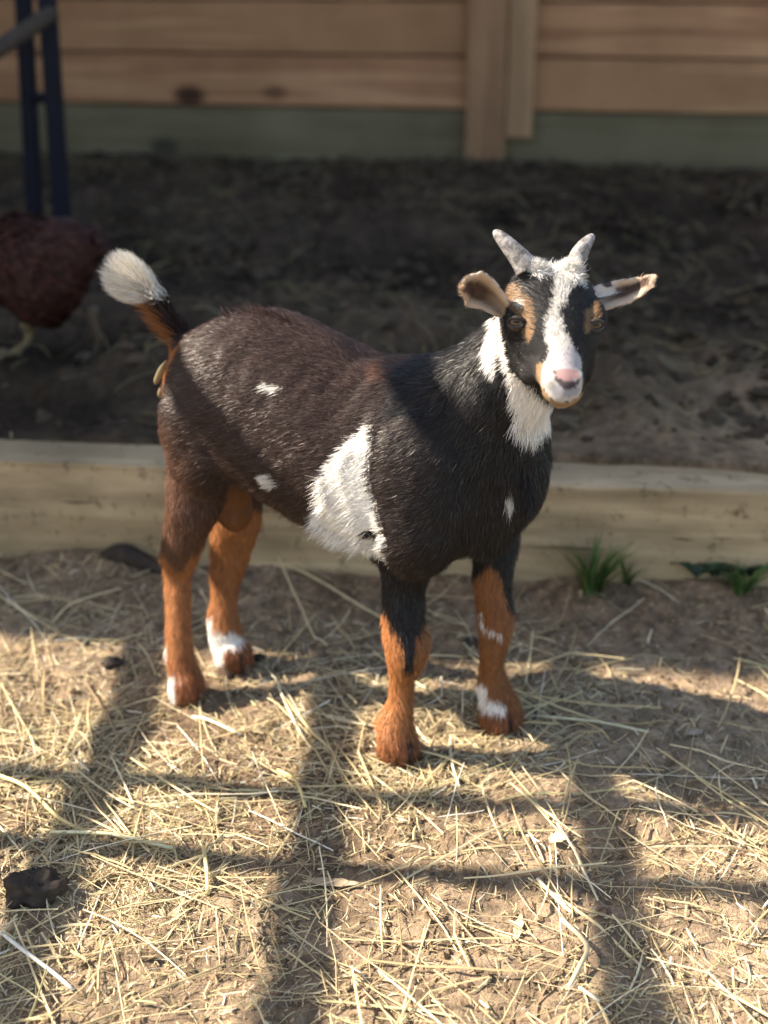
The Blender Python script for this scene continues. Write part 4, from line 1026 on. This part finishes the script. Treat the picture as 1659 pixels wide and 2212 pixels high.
stalk([(600, 1655, .004), (640, 1700, .012), (660, 1745, .004)], .0017, Yel, 'yellow stalk left of the near front hoof')
stalk([(1158, 1560, .006), (1290, 1575, .008), (1400, 1597, .003)], .0015, (.55, .50, .32), 'long stalk in the goat shadow right of the far front hoof')
# dark root lying against the timber
o = link('dark_root', tube_mesh('dark_root', [np.array([0, 0, .012]), np.array([.03, -.006, .022]), np.array([.07, -.02, .012]), np.array([.12, -.045, .006])], [.012, .016, .010, .005], 12, 5), dung_m)
c_ = gpt(225, 1225); o.location = (c_[0], c_[1], .0); tag(o, 'dark lumpy root lying at the foot of the timber at left', 'root')

# grass tufts
grass_m = attr_mat('green_grass', .5, .35, 0, .3)
def grass(px, py, n, h, spread, lab, name='grass_tuft', wd=.0042, col=(.075, .135, .04)):
    c_ = gpt(px, py); base = np.array([c_[0], c_[1], float(ground_z(c_[0], c_[1]))]); V, Q, C = [], [], []
    for i in range(n):
        a = rng.random()*6.28; r_ = spread*.25*rng.random(); p_ = np.array([math.cos(a)*r_, math.sin(a)*r_*.5, 0]); hh = h*(.45+.6*rng.random()); out = spread*(.2+.9*rng.random()); o_ = len(V)
        cl = np.array(col)*(.6+.8*rng.random()); cl = cl+np.array([.06, .03, 0])*(rng.random() < .15)
        for k_ in range(6):
            t_ = k_/5; q_ = p_+np.array([math.cos(a)*out*t_**1.5, math.sin(a)*out*.6*t_**1.5, hh*(t_-.25*t_*t_)]); s_ = np.array([-math.sin(a+.4), math.cos(a+.4), 0])*wd/2*(1-t_**2+.03); V += [q_-s_, q_+s_+np.array([0, 0, wd*.15])]; C += [cl, cl]
        for k_ in range(5): Q.append((o_+2*k_, o_+2*k_+1, o_+2*k_+3, o_+2*k_+2))
    o = link(name, np_mesh(name, V, np.array(Q), True, np.array(C)), grass_m); o.location = base; tag(o, lab, 'grass'); return o
grass(1275, 1296, 80, .100, .052, 'taller green grass tuft growing against the timber')
grass(1352, 1276, 18, .065, .020, 'small green grass sprig just right of the taller tuft')
grass(1597, 1304, 40, .060, .042, 'low green grass tuft beside the broad weed at the right edge')
# broad weed
V, Q, C = [], [], []
for i in range(15):
    a = rng.uniform(-.3, 3.5) if i % 2 else rng.uniform(0, 6.28); L = rng.uniform(.04, .085); wv = rng.uniform(.007, .012); o_ = len(V); cl = np.array([.045, .085, .045])*(.6+.7*rng.random())
    bx = rng.uniform(-.05, .05)
    for k_ in range(8):
        t_ = k_/7; w_ = wv*math.sin(math.pi*min(1, t_*.95+.05))**.6; d_ = np.array([math.cos(a), math.sin(a)*.5, 0]); s_ = np.array([-math.sin(a), math.cos(a), 0]); c0 = np.array([bx, 0, .006])+d_*L*t_+np.array([0, 0, .016*math.sin(t_*2.6)])
        V += [c0-s_*w_+np.array([0, 0, .003]), c0, c0+s_*w_+np.array([0, 0, .003])]; C += [cl]*3
    for k_ in range(7): Q += [(o_+3*k_, o_+3*k_+1, o_+3*k_+4, o_+3*k_+3), (o_+3*k_+1, o_+3*k_+2, o_+3*k_+5, o_+3*k_+4)]
o = link('weed', np_mesh('weed', V, np.array(Q), True, np.array(C)), grass_m); c_ = gpt(1560, 1290); o.location = (c_[0], c_[1], float(ground_z(c_[0], c_[1]))); tag(o, 'low broad leaved dark green weed at the foot of the timber, right edge', 'weed')

# ---------------------------------------------------------------- hen, behind at the left
ZB = .165
hy = 2.12
hen = empty('hen', (*pt(100, 760, hy)[:2], ZB)); tag(hen, 'dark red brown hen walking on the raised soil at the left edge', 'hen')
hc0 = pt(85, 590, hy)
henm = attr_mat('hen_feathers', .7, .25)
V, Fc = uvball(1., 48, 32); V = np.array(V)
# body: breast low at left, tail raised to the right
ax = V[:, 0]; yy = V[:, 1]; zz = V[:, 2]
R = np.stack([ax*.094, yy*.062*(1-.25*np.clip(ax, 0, 1)), zz*.088*(1-.35*np.clip(ax, 0, 1)**2)], -1); R[:, 2] += .055*np.clip(ax, 0, 1)**1.6+.02*np.clip(-ax, 0, 1)
R += norm(V)*(.004*vnoise(R[:, 0]*1, R[:, 2], 60)+.002*vnoise(R[:, 0]+R[:, 1], R[:, 2], 160))[:, None]
cc = np.array([.030, .011, .009])*(.7+.7*(vnoise(R[:, 0], R[:, 2], 70)*.5+.5))[:, None]
hb = link('body', np_mesh('body', R+hc0, np.array(Fc), True, cc), henm, hen)
Pq = norm(rng.normal(0, 1, (2600, 3))); i_ = np.array([np.argmax(V @ p) for p in Pq]); Rp = R[i_]+hc0; Nn_ = norm(V[i_]/np.array([.1, .062, .078]))
Dd = norm(np.tile([.9, 0, -.25], (2600, 1))+rng.normal(0, .2, (2600, 3)))
fe = fur_mesh(Rp, Nn_, Dd, .016+.012*rng.random(2600), np.full(2600, .009), np.array([.036, .012, .009])*(.5+1.1*rng.random((2600, 1))), np.radians(8+10*rng.random(2600)))
o = link('feathers', fe, henm, hb); o.location = (0, 0, 0)
def strips(name, origin, dirs, Ls, wds, col, parent, m):
    V, Q, C = [], [], []
    for d_, L, wv in zip(dirs, Ls, wds):
        d_ = norm(np.array(d_)); s_ = norm(np.cross(d_, [0.15, 1, 0])); o_ = len(V)
        for k_ in range(7):
            t_ = k_/6; w_ = wv*(.35+.65*math.sin(math.pi*min(1, t_*.9+.1))); c0 = origin+d_*L*t_+np.array([.25*L*t_*t_*.5, rng.normal(0, .001), -.2*L*t_*t_]); V += [c0-s_*w_, c0+s_*w_+np.array([0, .002, 0])]; C += [np.array(col)*(.8+.4*rng.random())]*2
        for k_ in range(6): Q.append((o_+2*k_, o_+2*k_+1, o_+2*k_+3, o_+2*k_+2))
    o = link(name, np_mesh(name, V, np.array(Q), True, np.array(C)), m, parent); md = o.modifiers.new('t', 'SOLIDIFY'); md.thickness = .001; return o
tl = [(math.cos(a), rng.normal(0, .25), math.sin(a)) for a in np.linspace(-.1, 1.5, 14)]
strips('tail', hc0+np.array([.062, 0, .035]), tl, [.055]*14, [.013]*14, (.030, .012, .011), hen, henm)
# neck, head, comb and beak out of the frame to the left
o = link('neck', tube_mesh('neck', [hc0+np.array([-.055, 0, .02]), hc0+np.array([-.10, 0, .07]), hc0+np.array([-.115, 0, .115]), hc0+np.array([-.125, 0, .135])], [.055, .038, .024, .014], 20, 6), henm, hen)
a_ = o.data.color_attributes.new('Col', 'FLOAT_COLOR', 'POINT'); a_.data.foreach_set('color', np.tile([.08, .026, .016, 1], len(o.data.vertices)).astype(np.float32))
redm = plain('comb_red', (.45, .03, .02), .5, .4); yelm = plain('hen_leg_yellow', (.13, .10, .055), .6, .3, .25, 150, .0005)
o = link('head', tube_mesh('head', [hc0+np.array([-.11, 0, .13]), hc0+np.array([-.13, 0, .135]), hc0+np.array([-.15, 0, .13])], [.014, .019, .008], 16, 5), redm, hen)
Vc = [hc0+np.array([-.155+.05*k_/8, yv, .148+(.018 if k_ % 2 else .004)]) for k_ in range(9) for yv in (-.002, .002)]+[hc0+np.array([-.155+.05*k_/8, yv, .138]) for k_ in range(9) for yv in (-.002, .002)]
Fq = []
for k_ in range(8): a = 2*k_; Fq += [(a, a+2, a+20, a+18), (a+1, a+19, a+21, a+3), (a, a+1, a+3, a+2)]
link('comb', py_mesh('comb', Vc, Fq), redm, hen)
link('beak', tube_mesh('beak', [hc0+np.array([-.148, 0, .131]), hc0+np.array([-.162, 0, .128]), hc0+np.array([-.170, 0, .122])], [.006, .004, .0008], 10, 4), yelm, hen)
def hen_leg(hx, hyy, fx, fy, fY, lab, m):
    hip = pt(hx, hyy, hy); ft = pt(fx, fy, fY); ft[2] = float(ground_z(ft[0], ft[1]))+.005; md = (hip+ft)/2+np.array([.008, 0, .0])
    V_all, F_all = [], []
    lg = link('leg', tube_mesh('leg', [hip+np.array([0, 0, .02]), hip, md, ft], [.014, .0085, .0058, .0062], 12, 5), m, hen); lg['label'] = lab
    for a in (-2.7, -2.0, -3.5, -.2):
        L = .038 if a != -.2 else .018
        e = ft+np.array([math.cos(a)*L, math.sin(a)*L, -.001]); link('toe', tube_mesh('toe', [ft, (ft+e)/2+np.array([0, 0, .004]), e], [.005, .004, .0015], 8, 3), m, lg).location = (0, 0, 0)
hen_leg(62, 722, 28, 792, 2.10, 'yellowish near leg', yelm)
hen_leg(198, 690, 207, 782, 2.14, 'grey scaly rear leg', plain('hen_leg_grey', (.09, .07, .05), .7, .3, .25, 150))

# ---------------------------------------------------------------- dark blue metal stand at the far left
st = empty('metal_stand', (*pt(85, 360, 2.95)[:2], ZB)); tag(st, 'dark blue metal stand with a grey rail against the board wall at left', 'stand')
blue = plain('blue_paint', (.002, .0045, .013), .7, .25, .3, 20); greyp = plain('grey_pipe', (.05, .038, .03), .85, .2, .25, 30)
def seg(name, a, b, r, m, n=12): return link(name, tube_mesh(name, [a, a*.66+b*.34, a*.34+b*.66, b], [r]*4, n, 2), m, st)
def flatbar(name, a, b, wx, wy, m):
    a = np.array(a); b = np.array(b); V = []
    for p in (a, b):
        for sx_, sy_ in ((-1, -1), (1, -1), (1, 1), (-1, 1)): V.append(p+np.array([sx_*wx, sy_*wy, 0]))
    o = link(name, py_mesh(name, V, [(3, 2, 1, 0), (4, 5, 6, 7), (0, 1, 5, 4), (1, 2, 6, 5), (2, 3, 7, 6), (3, 0, 4, 7)]), m, st); md = o.modifiers.new('bev', 'BEVEL'); md.width = .004; md.segments = 2; return o
Y1 = 2.9
pA = pt(118, 325, Y1); pB = pt(98, -60, Y1); pC = pt(62, 365, Y1+.05); pD = pt(48, -60, Y1+.05)
pA[2] = float(ground_z(pA[0], pA[1]))-.01; pC[2] = float(ground_z(pC[0], pC[1]))-.01
flatbar('upright_post', pA, pB, .017, .017, blue); flatbar('upright_post', pC, pD, .016, .017, blue)
seg('grey_rail', pt(-70, 150, 2.62), pt(112, 28, Y1-.03), .0165, greyp)
flatbar('foot_bar', pA+np.array([-.12, -.10, .035]), pA+np.array([-.12, -.10, .075]), .20, .02, blue)
seg('cross_bar', pt(52, 210, Y1+.05), pt(112, 210, Y1), .010, blue)
